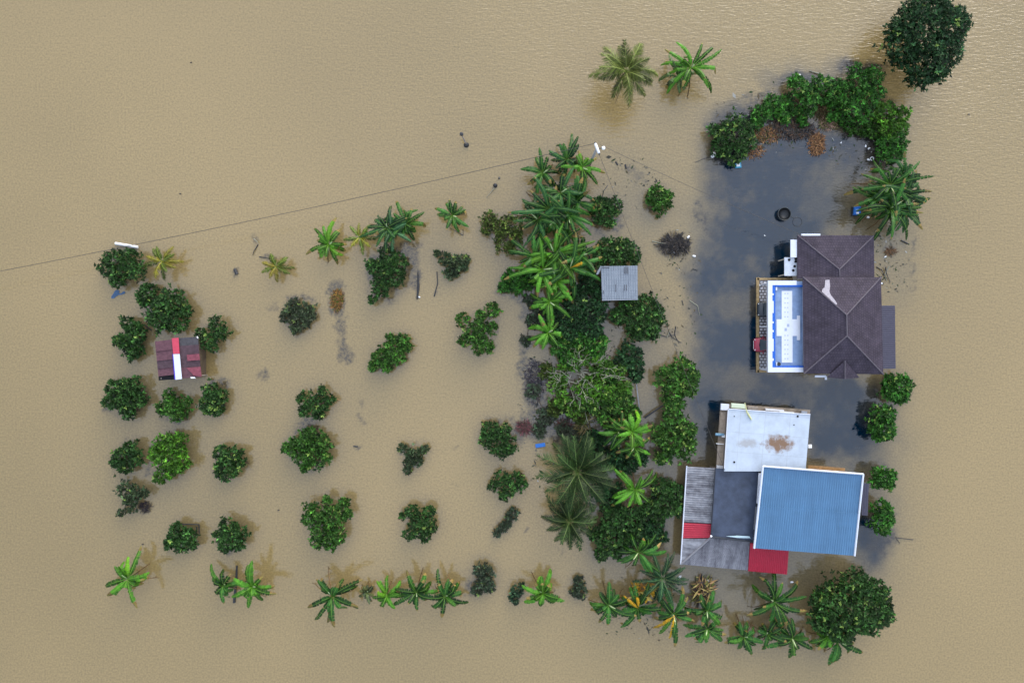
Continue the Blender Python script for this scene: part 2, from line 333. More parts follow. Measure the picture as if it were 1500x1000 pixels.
def crown_leaves(lobes, pal, dens, leaf, flecks=.02, sub=0.0, gap=.25, seed=None, zmin=.0):
    """lobes: (x, y, zc, r, rz) in metres"""
    base = np.array(PAL[pal]); Vs, Fs, Cs = [], [], []; off = 0
    LB = np.array(lobes); k1 = rng.normal(0, 1, (5, 3)) * 2.2; ph = rng.random(5) * 6.28
    for li, (x, y, zc, r, rz) in enumerate(lobes):
        n = int(dens * 2.6 * math.pi * r * r) + 14
        dv = unit(rng.normal(0, 1, (n, 3))); dv[:, 2] = np.where(dv[:, 2] < -.25, -dv[:, 2], dv[:, 2])
        wob = 1 + gap * (np.sin(dv @ k1.T * 1.7 + ph + li * 1.3).mean(1)) * 1.2 + rng.normal(0, .05, n)
        u = 1 - rng.random(n)**2.2 * .45; stray = rng.random(n) < .10; u = np.where(stray, 1.02 + rng.random(n) * .3, u)
        c = np.array([x, y, zc]) + dv * (wob * u)[:, None] * np.array([r, r, rz])
        keep = c[:, 2] > zmin
        for lj in range(len(LB)):
            if lj == li: continue
            q = ((c - LB[lj, :3]) / np.array([LB[lj, 3], LB[lj, 3], LB[lj, 4]])); keep &= (np.linalg.norm(q, axis=1) > .62)
        c, dv, u = c[keep], dv[keep], u[keep]; n = len(c)
        if not n: continue
        tone = np.exp(rng.normal(-.15, .5, n)) * (.78 + .45 * np.clip(dv[:, 2], 0, 1) * 0 + .22) * (1 + .5 * (vnoise(c[:, 0], c[:, 1], 5 + li, 1.1) - .5))
        K = 7; cc = np.repeat(c, K, 0); dd = np.repeat(dv, K, 0)
        az = rng.random(n * K) * 6.283
        rd = np.stack([np.cos(az), np.sin(az), rng.normal(.15, .25, n * K)], -1)
        dr = unit(rd + dd * .55); ln = leaf * rng.uniform(.55, 1.35, n * K); wd = ln * rng.uniform(.38, .55, n * K)
        col = base[None] * np.repeat(tone, K)[:, None] * rng.uniform(.45, 1.65, (n * K, 1)) * np.array([1, 1, 1]) 
        col = col * (1 + rng.normal(0, .09, (n * K, 3)))
        fl = np.repeat(rng.random(n) < flecks, K) & (rng.random(n * K) < .7)
        col[fl] = np.array([.20, .30, .06]) * rng.uniform(.7, 1.4, (fl.sum(), 1))
        wet = np.clip(1 - cc[:, 2] / .35, 0, 1)[:, None] * .75 + sub; wet = np.clip(wet, 0, .92)
        col = np.clip(col * (1 - wet) + MUD * wet, .002, .9)
        V, F, Cc = leaf_quads(cc, dr, ln, wd, col); V[:, 2] = np.maximum(V[:, 2], .006 + rng.random(len(V)) * .01)
        Vs.append(V); Fs.append(F + off); Cs.append(Cc); off += len(V)
    return np.concatenate(Vs), np.concatenate(Fs), np.concatenate(Cs)

def limb(mb, a, b, r0, r1, wob=.15, n=5):
    a, b = Vector(a), Vector(b); L = (b - a).length; pts = []
    for k in range(n + 1):
        t = k / n; p = a.lerp(b, t) + Vector([random.gauss(0, 1) * wob * L * .12 * math.sin(t * math.pi) for _ in range(3)]); pts.append(p)
    mb.tube(pts, [r0 + (r1 - r0) * k / n for k in range(n + 1)], 6); return pts

OG = "orchard trees standing in the flood water"
HALO = []
def bush(lobes, label, top=1.9, pal='dark', dens=9, leaf=.31, flecks=.02, sub=0.0, gap=.36, name='orchard_tree', cat='tree', group=OG, bark=None, twigs=0):
    HALO.extend([(l[0], l[1], l[2]) for l in lobes if top < 4]); rmax = max(l[2] for l in lobes); LB = []
    for l in lobes:
        px, py, r = l[:3]; t = top * (.62 + .38 * r / rmax) if len(l) < 4 else l[3]; rm = r / PPM
        rz = max(.25, min(rm * .85, t * .75)); zc = max(t - rz, .05); p = P(px, py, zc); LB.append((p.x, p.y, zc, rm * (H - zc) / H * .93, rz))
    wsum = sum(b[3]**2 for b in LB); bx = sum(b[0] * b[3]**2 for b in LB) / wsum; by = sum(b[1] * b[3]**2 for b in LB) / wsum
    root = empty(name, (bx, by, 0), label, cat, group)
    V, F, Cc = crown_leaves(LB, pal, dens, leaf, flecks, sub, gap)
    np_mesh("crown", V, F, Cc, LEAF, root)
    mb = MB(); f = (bx, by, .25 * top); mb.tube([(bx, by, -1.3), (bx + .03, by, -.4), f], [.16, .13, .1], 8)
    for b in LB:
        e = (b[0], b[1], b[2] + b[4] * .55); pts = limb(mb, f, e, .07, .03)
        for _ in range(2 + twigs):
            a = random.random() * 6.28; q = (b[0] + math.cos(a) * b[3] * .8, b[1] + math.sin(a) * b[3] * .8, max(.05, b[2] + b[4] * (.2 if not twigs else .8)))
            limb(mb, pts[3], q, .03, .012)
    mb.build("trunk", bark or BARK, root)
    return root

rows = [
 ([(170,380,17),(192,380,17),(180,402,17),(158,392,13),(201,398,13),(172,412,9)], "rounded dark orchard tree under the floating white pipe, top left of the orchard", 2.2,'dark'),
 ([(218,432,16),(255,445,19),(258,467,19),(235,468,17),(212,440,10),(240,450,17),(272,455,8)], "large dark orchard tree just above the brown-roofed shed", 2.3,'dark'),
 ([(190,476,10),(201,491,13),(183,500,12),(199,514,14),(172,499,6),(203,478,7)], "ragged dark tree left of the brown-roofed shed", 1.7,'dark'),
 ([(318,475,12),(326,488,11),(306,499,14),(296,487,8),(312,508,8)], "dark tree touching the right side of the brown-roofed shed", 1.8,'dark'),
 ([(170,570,14),(196,568,17),(188,590,20),(164,588,11),(205,585,11),(180,575,16),(190,604,9)], "broad dense dark tree at the left edge, below left of the brown-roofed shed", 2.2,'dark'),
 ([(250,581,10),(258,596,16),(240,598,11),(268,603,10),(276,588,5),(262,610,7)], "small tree directly below the brown-roofed shed", 1.7,'mid'),
 ([(310,574,12),(325,578,10),(314,590,15),(300,590,9),(320,600,8),(304,602,4)], "yellow flecked small tree below right of the brown-roofed shed", 1.7,'dark'),
 ([(195,655,12),(180,668,14),(201,671,11),(184,682,11),(170,678,6)], "dull dark tree left of the bright green tree in the left columns", 1.7,'dark'),
 ([(245,646,13),(262,648,15),(250,670,20),(230,664,10),(266,678,14),(240,658,14),(236,697,9),(250,694,7)], "brightest green tree of the two left columns", 2.5,'bright'),
 ([(324,662,11),(342,668,14),(335,686,16),(348,680,11),(330,674,12),(322,690,8)], "round tree with yellow tips, rightmost in the row of the bright green tree", 2.0,'dark'),
 ([(186,716,12),(203,720,11),(190,733,9),(179,750,6),(213,722,5),(196,745,6)], "sprawling broken crowned tree with a bare dark twig clump at its right", 1.6,'muted'),
 ([(262,779,12),(278,786,12),(265,795,12),(248,797,7),(254,786,9),(284,798,5)], "low tree with a dark square plank frame at its upper right", 1.8,'dark'),
 ([(335,771,12),(350,780,13),(338,792,15),(326,784,10),(352,796,7),(330,800,8)], "compact round tree above the pair of banana plants and dark plank", 2.1,'dark'),
 ([(431,450,11),(450,456,11),(440,468,15),(421,463,9),(433,481,7),(455,465,7)], "grey green half drowned tree left of the brown grass mound", 1.4,'muted'),
 ([(570,375,15),(584,386,14),(558,398,18),(578,407,15),(560,422,15),(545,388,9),(547,438,7),(566,388,14)], "tall dense oval tree below the joined banana plants in the upper orchard", 2.6,'dark'),
 ([(652,380,10),(668,388,12),(679,380,8),(662,399,9),(639,371,4),(680,392,5)], "small flat dull tree below the lone banana plant in the upper orchard", 1.3,'muted'),
 ([(717,324,13),(746,332,16),(740,352,17),(757,347,11),(711,336,8),(730,335,12),(750,365,6)], "olive brown leaved tree left of the big banana clump", 2.0,'olive'),
 ([(678,468,10),(721,455,11),(700,480,13),(719,480,9),(679,499,8),(704,506,14),(690,490,10),(717,508,8),(705,463,8)], "tall open crowned tree of several tufts with bare pale twigs, right middle of the orchard", 2.0,'mid'),
 ([(590,498,9),(576,508,14),(560,524,15),(582,523,12),(547,536,7),(598,508,6),(571,493,4),(566,538,7)], "mid green tree with notched upper edge in the orchard middle", 1.8,'mid'),
 ([(472,572,6),(449,585,12),(470,590,13),(484,584,7),(446,603,8),(466,606,8)], "tufted tree with a stick poking out right, touching the round tree below", 1.6,'dark'),
 ([(455,640,15),(441,655,17),(462,666,18),(475,650,12),(430,655,11),(449,677,11),(419,655,6),(480,668,6)], "round leafy tree joined to the tufted tree above it", 2.2,'mid'),
 ([(590,656,6),(608,665,10),(622,659,6),(600,677,8),(613,676,7),(597,689,5),(601,665,7)], "smallest star shaped tree in the lower orchard middle, leaves sparse", 1.2,'muted'),
 ([(718,630,14),(738,632,12),(730,648,17),(747,655,11),(711,643,10),(735,662,8)], "round tree left of the reddish twigs and floating blue board", 2.1,'dark'),
 ([(735,699,11),(755,700,11),(746,714,14),(763,710,9),(722,712,7),(738,726,7)], "dark spreading tree left of the large coconut palm", 1.8,'dark'),
 ([(480,731,6),(504,736,8),(465,748,16),(490,756,18),(474,775,20),(496,785,12),(465,793,9),(485,796,9),(509,752,7),(452,760,9)], "largest bright topped tree in the lower orchard, above the banana row", 2.6,'mid'),
 ([(604,749,10),(628,748,9),(615,764,17),(631,770,10),(601,782,9),(622,784,9),(590,755,5)], "upright bushy tree right of the largest lower orchard tree", 2.1,'dark'),
 ([(752,751,7),(736,773,7),(743,767,6),(728,781,5),(744,757,4)], "thin nearly drowned sapling of separate tufts left of the small palm", .9,'teal'),
 ([(704,833,9),(715,838,9),(711,851,12),(700,862,9),(716,858,8)], "oval drowned bush in the bottom banana row", 1.4,'teal'),
 ([(757,864,8),(755,875,8),(764,858,4)], "tiny dark bush touching the bright banana plant in the bottom row", 1.1,'teal'),
 ([(848,850,7),(850,865,9),(842,866,6)], "small grey green drowned bush right of the bright banana plant", 1.0,'teal'),
 ([(878,300,12),(898,302,12),(888,314,13),(870,308,8),(878,322,7),(895,328,5)], "dark tree with a bent stick on top, below the power pole", 1.9,'dark'),
 ([(962,284,12),(976,290,10),(967,300,12),(956,294,8)], "small round green tree standing alone right of the power pole wire", 1.7,'mid'),
]
for i, r_ in enumerate(rows):
    lobes, lab, top, pal = r_[:4]
    fl = .10 if 'fleck' in lab or 'tips' in lab else .025
    leaf = .26 if 'olive' in pal else random.uniform(.27, .36)
    bush(lobes, lab, top, pal, flecks=fl, leaf=leaf, sub=.25 if 'drowned' in lab else (.06 if pal == 'muted' else 0), twigs=2 if 'bare pale' in lab else 0, bark=PALEBARK if 'bare pale' in lab else None)

GG = "broadleaf trees of the grove beside the houses"
grove = [
 ([(890,364,14),(912,364,15),(925,376,12),(880,378,12),(905,380,14)], "dark tree directly above the grey metal shed", 2.2,'dark',.02),
 ([(745,408,12),(765,412,15),(780,402,12),(738,420,7),(757,422,9)], "dense green shrub at the left foot of the bright banana clump", 1.7,'hedge',.01),
 ([(845,455,22),(870,460,18),(830,482,20),(862,484,18),(810,462,13),(880,440,12)], "broad dark tree below left of the grey metal shed", 2.8,'deep',.01),
 ([(920,445,15),(950,450,18),(934,468,22),(958,468,15),(955,488,12),(905,462,11),(930,488,10)], "dark branching tree below right of the grey metal shed", 2.6,'dark',.02),
 ([(920,515,14),(932,535,13),(912,530,12),(930,551,9)], "narrow dark tree between the bare branched tree and the yellow flecked tree", 2.0,'deep',.01),
 ([(1000,540,17),(976,553,17),(1005,565,18),(984,578,16),(1014,552,10),(995,592,8)], "yellow flecked tree beside the dark yard water, upper of the pair", 2.8,'mid',.07),
 ([(985,612,17),(1004,630,14),(980,645,20),(999,655,17),(970,670,11),(965,635,12),(1010,648,9)], "yellow flecked tree beside the dark yard water, lower of the pair", 2.8,'mid',.06),
 ([(880,597,16),(905,590,17),(922,606,15),(892,614,14),(862,588,12),(915,620,9)], "tree with large yellow flecked leaves below the bare white branches", 2.4,'mid',.06),
 ([(820,505,15),(852,500,16),(872,514,14),(832,525,12),(805,490,10),(882,500,9)], "loose light green tree above the bare white branches", 2.6,'hedge',.03),
 ([(905,668,14),(925,675,14),(940,668,10),(910,685,9)], "dark low tree between two bright banana plants of the lower grove", 1.8,'deep',.03),
 ([(967,714,15),(986,720,15),(975,740,18),(952,740,12),(993,745,9),(965,758,10)], "dark tree against the left edge of the grey ribbed roof", 2.4,'dark',.03),
 ([(900,755,20),(925,760,18),(895,785,20),(920,785,16),(880,810,11),(900,805,13),(940,752,11),(872,780,11)], "widest dark tree right of the small coconut palm", 3.0,'dark',.02),
 ([(800,545,12),(818,560,12),(830,590,12),(812,600,10),(850,610,12),(870,560,12),(880,545,12)], "thin low foliage under the bare white branches", 1.3,'olive',.02),
 ([(860,650,12),(875,660,12),(868,640,10),(885,675,11),(880,645,8)], "low dark bush between the large coconut palm and the bright banana plants", 1.3,'deep',.02),
 ([(880,720,14),(895,735,13),(885,705,10),(905,720,10)], "dark bush between the two coconut palms and the widest dark tree", 1.8,'deep',.02),
 ([(780,385,9),(775,400,10),(860,405,12),(868,420,11),(850,430,12),(830,435,11)], "dark undergrowth beneath the bright banana clump", 1.5,'deep',.01),
 ([(895,555,12),(905,575,12),(890,540,10),(918,585,9)], "low bush right of the bare white branches", 1.5,'mid',.04),
 ([(940,780,13),(955,790,12),(960,770,12),(945,765,11),(968,785,9)], "low dark bush between the widest dark tree and the grey ribbed roof", 1.7,'deep',.02),
 ([(780,575,10),(800,610,14),(825,630,12),(790,630,10),(848,640,9)], "half drowned grey green thicket near the floating blue board", .7,'teal',.01),
 ([(770,500,8),(780,470,10),(790,450,12),(778,440,9)], "drowned dark undergrowth at the left foot of the grove", .9,'teal',.01),
]
for lobes, lab, top, pal, fl in grove:
    bush(lobes, lab, top, pal, flecks=fl, group=GG, name='broadleaf_tree', leaf=.36, sub=.3 if 'drowned' in lab else 0, dens=6 if 'thin' in lab or 'drowned' in lab else 8.5)

RG = "small round trees along the right side of the houses"
for lobes, lab in [
 ([(1312,568,20),(1302,574,12),(1322,562,12),(1318,580,11),(1304,558,11)], "round tree at the lower right corner of the tiled house, topmost of four in line"),
 ([(1288,604,14),(1298,608,13),(1290,625,18),(1298,632,12),(1284,636,9)], "oval tree just below the topmost of the four in line"),
 ([(1294,699,13),(1285,694,9),(1303,694,9),(1300,708,9),(1284,706,8)], "smallest round tree, right of the blue roof's upper corner"),
 ([(1288,742,13),(1296,748,10),(1284,764,14),(1292,772,11),(1300,760,8)], "oval tree right of the blue roof, lowest of four in line")]:
    bush(lobes, lab, 2.6, 'hedge', flecks=.05, group=RG, name='round_tree', gap=.12, leaf=.34)

HG = "shrubs in the curved hedge above the dark yard water"
for lobes, lab, top, pal in [
 ([(1070,200,28),(1088,190,16),(1055,215,16),(1075,222,18),(1092,208,14),(1045,190,8)], "round dark shrub, leftmost of the curved hedge", 2.3,'dark'),
 ([(1112,170,14),(1130,152,12),(1122,160,10),(1140,165,9),(1108,180,8)], "small pair of shrub tufts between the leftmost shrub and the hedge middle", 1.5,'hedge'),
 ([(1170,130,16),(1185,145,15),(1205,138,16),(1180,160,13),(1200,125,13),(1165,120,10),(1225,130,12)], "wide green shrub in the middle of the curved hedge", 2.0,'hedge'),
 ([(1255,120,20),(1275,115,16),(1240,140,17),(1265,145,18),(1282,135,12),(1245,165,15),(1262,172,12),(1228,150,10)], "tallest leafy shrub mass of the curved hedge beside the big round tree", 2.6,'hedge'),
 ([(1150,150,11),(1143,160,9),(1160,165,10),(1150,175,8),(1172,178,9)], "low green shrub filling the gap left of the hedge middle", 1.0,'hedge'),
 ([(1215,150,12),(1230,160,12),(1222,140,10),(1218,172,8),(1238,178,9)], "low green shrub among the brown brush in the hedge middle", 1.3,'hedge'),
 ([(1283,185,11),(1275,195,9),(1290,205,10),(1262,192,9),(1245,190,8)], "low dull shrub inside the right bend of the hedge", 1.0,'mid'),
 ([(1295,165,15),(1315,170,14),(1300,190,15),(1318,188,11),(1280,168,11)], "bright yellow green shrub at the right bend of the hedge", 2.2,'bright'),
 ([(1300,212,15),(1315,215,12),(1305,230,14),(1290,225,9),(1312,200,10)], "lowest hedge shrub, just above the right banana clump", 2.0,'hedge')]:
    bush(lobes, lab, top, pal, group=HG, name='hedge_shrub', cat='shrub', gap=.3, leaf=.34, dens=7.5, flecks=.03)

bush([(1345,60,44),(1375,45,36),(1330,45,30),(1358,20,28),(1350,90,34),(1318,72,26),(1378,80,26),(1395,40,20),(1345,112,18),(1368,108,16),(1335,20,18),(1368,12,20),(1310,50,16)],
     "biggest dark round tree, in the top right corner", 6.5, 'deep', dens=8.5, leaf=.36, flecks=.015, name='shade_tree', group="the two big round shade trees", gap=.15)
bush([(1235,882,40),(1262,880,34),(1215,892,28),(1250,856,24),(1280,885,24),(1232,912,26),(1205,905,20),(1268,908,20),(1290,900,16),(1278,862,18),(1200,880,14)],
     "big round tree below the blue roofed house, bottom right", 5.0, 'dark', dens=8, leaf=.36, flecks=.03, name='shade_tree', group="the two big round shade trees", gap=.15)

# ------------------------------------------------------------------ banana plants
BP = dict(green=(.020, .080, .011), bright=(.046, .150, .010), dark=(.015, .060, .014), dull=(.038, .068, .020), yellow=(.50, .29, .015), dead=(.20, .12, .05))
def blade(org, az, L, W, e0, e1, col, rib, tear=.35, n=13, fold=.35, side=0.0):
    """one arching banana blade made of torn lateral strips; returns V, F, colours"""
    org = np.array(org, dtype=float); kink = random.uniform(.4, .75) if random.random() < .3 else 9; pts = [org]; h = np.array([math.cos(az), math.sin(az), 0]); sd = np.array([-math.sin(az), math.cos(az), 0])
    for k in range(n):
        t = (k + .5) / n; e = e0 + (e1 - e0) * t**.9; dl = L / n
        if t > kink: e = min(e, R(-50)) - .3
        pts.append(pts[-1] + (h * math.cos(e) + np.array([0, 0, math.sin(e)]) + sd * side * t) * dl)
    pts = np.array(pts); pts[:, 2] = np.maximum(pts[:, 2], .04)
    V, F, Cc = [], [], []; brown = random.choice((2, 2, 2, .72, .82, .88)); tipc = np.array((.20, .13, .04)) * random.uniform(.5, 1.3)
    def wd(t): return W * .5 * max(.03, (min(1, (t - .08) * 5.5) if t > .08 else .04) * math.sqrt(max(0, 1 - max(0, t - .45)**2 / .31)))
    tan = np.gradient(pts, axis=0); tan = unit(tan)
    for sg in (-1, 1):
        for k in range(n):
            t0, t1 = k / n, (k + 1) / n
            if t0 < .07: continue
            dn0 = fold + random.gauss(0, .12)
            sv = unit(np.cross(tan[k], [0, 0, 1])) * sg; nn = np.cross(sd, h)  # lateral
            upv = np.array([0, 0, 1.0])
            sweep = tan[k] * random.uniform(.05, .35)
            gapf = random.random() * tear * .6
            w0 = wd(t0) * (1 - random.random() * tear * .3); w1 = wd(t1) * (1 - random.random() * tear * .3)
            a = pts[k]; b = pts[k + 1]
            oa = a + sv * w0 - upv * w0 * dn0 + sweep * w0; ob = b + sv * w1 - upv * w1 * dn0 + sweep * w1 - tan[k] * gapf * L / n
            i = len(V); V += [a, b, ob, oa]; F.append((i, i+1, i+2, i+3) if sg < 0 else (i, i+3, i+2, i+1))
            cc = (tipc if t0 > brown else col) * random.uniform(.78, 1.25); Cc += [cc * 1.12, cc * 1.12, cc * .95, cc * .95]
    # midrib
    up = np.array([0, 0, .014])
    for k in range(n):
        w0 = .035 * (1 - .75 * k / n); sv = unit(np.cross(tan[k], [0, 0, 1]))
        i = len(V); V += [pts[k] - sv * w0 + up, pts[k] + sv * w0 + up, pts[k+1] + sv * w0 * .95 + up, pts[k+1] - sv * w0 * .95 + up]; F.append((i, i+1, i+2, i+3)); Cc += [rib] * 4
    return V, F, Cc

BG = "banana plants standing in the flood water"
def banana(px, py, rp, label, z=2.0, n=10, pal='green', dead=2, az0=None, yel=0, lean=None, group=BG, droop=-.75, sub=0.0, wk=1.0):
    p = P(px, py, z); L0 = rp / PPM * 1.55; n = n + 7; lx, ly = lean or (random.gauss(0, .16), random.gauss(0, .16))
    root = empty("banana_plant", (p.x - lx, p.y - ly, 0), label, "banana plant", group)
    mb = MB(); mb.tube([(p.x - lx, p.y - ly, -1.2), (p.x - lx, p.y - ly, 0), (p.x - lx * .5, p.y - ly * .5, z * .55), (p.x, p.y, z)], [.15, .14, .11, .06], 9)
    mb.build("stem", STEM, root, smooth=True)
    Va, Fa, Ca = [], [], []; a0 = random.random() * 6.28 if az0 is None else az0
    base = np.array(BP[pal]); rib = np.clip(base * 1.3 + np.array([.085, .13, .02]), 0, 1)
    if sub: base = base * (1 - sub) + MUD * sub; rib = rib * (1 - sub) + MUD * sub
    for k in range(n):
        az = a0 + k * 2.39996 + random.gauss(0, .28); inner = k / max(1, n - 1)
        L = L0 * random.uniform(.55, 1.15) * (1 - .22 * inner); e0 = R(32 + 40 * inner + random.gauss(0, 9)); e1 = e0 - 1.15 - random.random() * .8
        V, F, Cc = blade((p.x, p.y, z - .1 + .15 * inner), az, L, wk * (.50 + .14 * random.random()) * min(1, .35 + L0 / 4.6), e0, e1, base * random.choice((.35, .5, .75, 1, 1.2, 1.5)) * random.uniform(.85, 1.15) * (np.array((1.5, 1.2, .8)) if random.random() < .12 else 1), rib, side=random.gauss(0, .35), tear=random.choice((.25, .45, .7)))
        o = len(Va); Va += V; Fa += [tuple(i + o for i in f) for f in F]; Ca += Cc
    # the rolled new leaf: a pale spear in the middle
    V, F, Cc = blade((p.x, p.y, z), a0 + 1, L0 * .35, .16, R(70), R(35), np.array((.42, .52, .26)), np.array((.5, .6, .3)), tear=0, fold=.8)
    o = len(Va); Va += V; Fa += [tuple(i + o for i in f) for f in F]; Ca += Cc
    np_mesh("leaves", np.array(Va), np.array(Fa), np.array(Ca), BLADE, root)
    if dead or yel:
        Va, Fa, Ca = [], [], []
        for k in range(dead + yel):
            az = random.random() * 6.28 if not (yel and az0 is not None) else az0 + k * .8; y = k < yel; c = np.array(BP['yellow' if y else 'dead']) * random.uniform(.4 if not y else .55, 1.0)
            V, F, Cc = blade((p.x, p.y, z + (.55 if y else -.3)), az, L0 * (random.uniform(.6, .85) if y else random.uniform(.85, 1.15)), .44 if y else .15, R(30 if y else -10), R(-45 if y else -80), c, c * (1.2 if y else .6), tear=.8, fold=.5 if y else 1.2)
            o = len(Va); Va += V; Fa += [tuple(i + o for i in f) for f in F]; Ca += Cc
        np_mesh("withered_leaves", np.array(Va), np.array(Fa), np.array(Ca), DRY, root)
    return root

UG = "banana plants of the upper clumps"
B = [
 (1012,100,34,"bright green banana plant right of the upper coconut palm, with upright leaves",2.4,12,'bright',2),
 (993,112,26,"smaller banana plant between the upper coconut palm and the bright one",1.7,8,'dull',1),
 (830,234,28,"dark banana plant nearest the power pole, behind a brighter one",2.4,11,'dark',1),
 (853,246,25,"bright banana plant just below left of the power pole",2.6,8,'bright',0),
 (795,254,29,"flat spreading banana plant left of the two by the power pole",2.2,8,'green',1),
 (821,283,32,"topmost plant of the big dark banana clump",3.0,10,'dark',0),
 (803,306,36,"left plant of the big dark banana clump",2.8,11,'dark',1),
 (832,316,36,"right plant of the big dark banana clump",2.9,12,'green',1),
 (812,324,30,"lowest plant of the big dark banana clump",2.6,9,'green',1),
 (812,372,38,"topmost plant of the bright banana clump left of the grey shed",3.0,12,'bright',1),
 (795,395,36,"left plant of the bright banana clump left of the grey shed",2.8,12,'bright',1),
 (835,393,36,"plant of the bright banana clump nearest the grey shed, with one yellow leaf",3.0,12,'green',0),
 (815,412,34,"lower plant of the bright banana clump left of the grey shed",2.7,10,'bright',2),
 (805,442,24,"middle of the three stacked banana plants below the bright clump",2.6,9,'bright',2),
 (803,487,24,"small star shaped banana plant at the foot of the clump, above the loose tree",2.4,8,'bright',0),
 (925,632,28,"bright banana plant beside the yellow flecked pair of trees",2.9,13,'bright',1),
 (929,655,22,"short banana plant tucked under the bright one",2.0,8,'bright',1),
 (930,716,30,"bright banana plant in the gap between the two dark grove trees",2.8,11,'bright',2),
 (935,808,34,"wide banana plant at the lower end of the grove",2.8,11,'green',2),
 (663,316,22,"lone dark banana plant in the upper orchard",1.8,10,'green',1),
 (482,359,25,"banana plant at the left end of the upper orchard group",1.9,12,'bright',1),
 (567,334,30,"left plant of the joined dark banana plants above the tall oval tree",2.5,11,'dark',1),
 (594,328,26,"right plant of the joined dark banana plants above the tall oval tree",2.4,11,'green',1),
 (1302,272,38,"upper left plant of the right hand banana clump",3.2,13,'green',1),
 (1322,285,34,"right plant of the right hand banana clump",3.0,12,'dark',1),
 (1303,306,36,"lower plant of the right hand banana clump, nearest the tiled house",3.0,13,'green',1),
 (1322,262,28,"uppermost small plant of the right hand banana clump",2.6,10,'dark',1),
 (1286,290,30,"leftmost plant of the right hand banana clump, beside the blue bin",2.5,10,'green',1),
 (1322,308,30,"lower right plant of the right hand banana clump",2.7,11,'dark',1),
 (783,376,30,"leftmost plant of the bright banana clump, beside the dense green shrub",2.4,10,'green',1),
 (850,375,28,"plant at the upper right of the bright banana clump, nearest the black post",2.6,10,'green',1),
 (905,632,24,"darker banana plant touching the left side of the bright one by the yellow flecked pair",2.3,9,'green',1),
 (788,322,30,"far left plant of the big dark banana clump",2.4,10,'dark',1),
 (845,296,28,"far right plant of the big dark banana clump",2.6,10,'green',1),
 (188,847,30,"banana plant alone at the left end of the bottom row",2.2,9,'bright',2),
 (328,856,22,"small banana plant left of the dark floating plank",1.7,7,'green',1),
 (370,858,28,"banana plant right of the dark floating plank",2.3,9,'bright',2),
 (487,872,34,"largest tattered banana plant of the bottom row's left half",2.5,11,'green',3),
 (538,867,13,"tiny muddy banana sprout beside the tattered plant",.9,6,'dull',1),
 (567,871,20,"small banana plant with pale leaf, third right of the tattered plant's sprout",1.8,6,'bright',1),
 (610,866,27,"upright banana plant with dark stalks in the bottom row middle",2.2,8,'green',2),
 (652,872,25,"banana plant with a brown stalk hanging down, left of the oval drowned bush",2.1,8,'green',2),
 (795,868,25,"bright fan of banana leaves between the two small drowned bushes",2.0,11,'bright',1),
 (891,885,27,"banana plant below the widest dark grove tree, bottom row",2.2,9,'green',2),
 (934,888,28,"banana plant hung with torn orange leaves above",2.4,9,'green',1),
 (986,898,32,"banana plant with two large yellow leaves hanging over the water",2.4,6,'green',2),
 (1035,893,24,"banana plant under the heap of dry brown leaves",2.4,8,'green',1),
 (1036,920,23,"banana plant at the water side below the dry leaf heap",1.9,7,'green',1),
 (1133,880,36,"wide star shaped banana plant below the crimson roof panel",2.9,13,'green',1),
 (1089,932,22,"left of three small banana plants in line below the wide star shaped one",2.0,8,'green',1),
 (1124,928,20,"middle of three small banana plants in line below the wide star shaped one",2.0,7,'green',1),
 (1160,934,28,"right of three small banana plants in line below the wide star shaped one",2.1,9,'green',1),
 (1212,930,22,"banana plant growing at the lower left edge of the big round tree",2.0,7,'bright',1),
 (1226,938,28,"last banana plant at the right end of the bottom row",2.1,8,'green',2),
]
for px, py, rp, lab, z, n, pal, dd in B:
    if 'clump' in lab: rp *= 1.12
    dd = dd + (2 if py > 820 and px > 850 else 1)
    yel = 2 if 'two large yellow' in lab else (1 if 'one yellow leaf' in lab else (2 if 'torn orange' in lab else 0))
    az0 = {2: R(215), 1: R(20)}.get(yel)
    if 'torn orange' in lab: az0 = R(95)
    banana(px, py, rp, lab, z, n, pal, dd, az0=az0, yel=yel, sub=.35 if 'muddy' in lab else 0, wk=1.15 if py > 820 else .95)

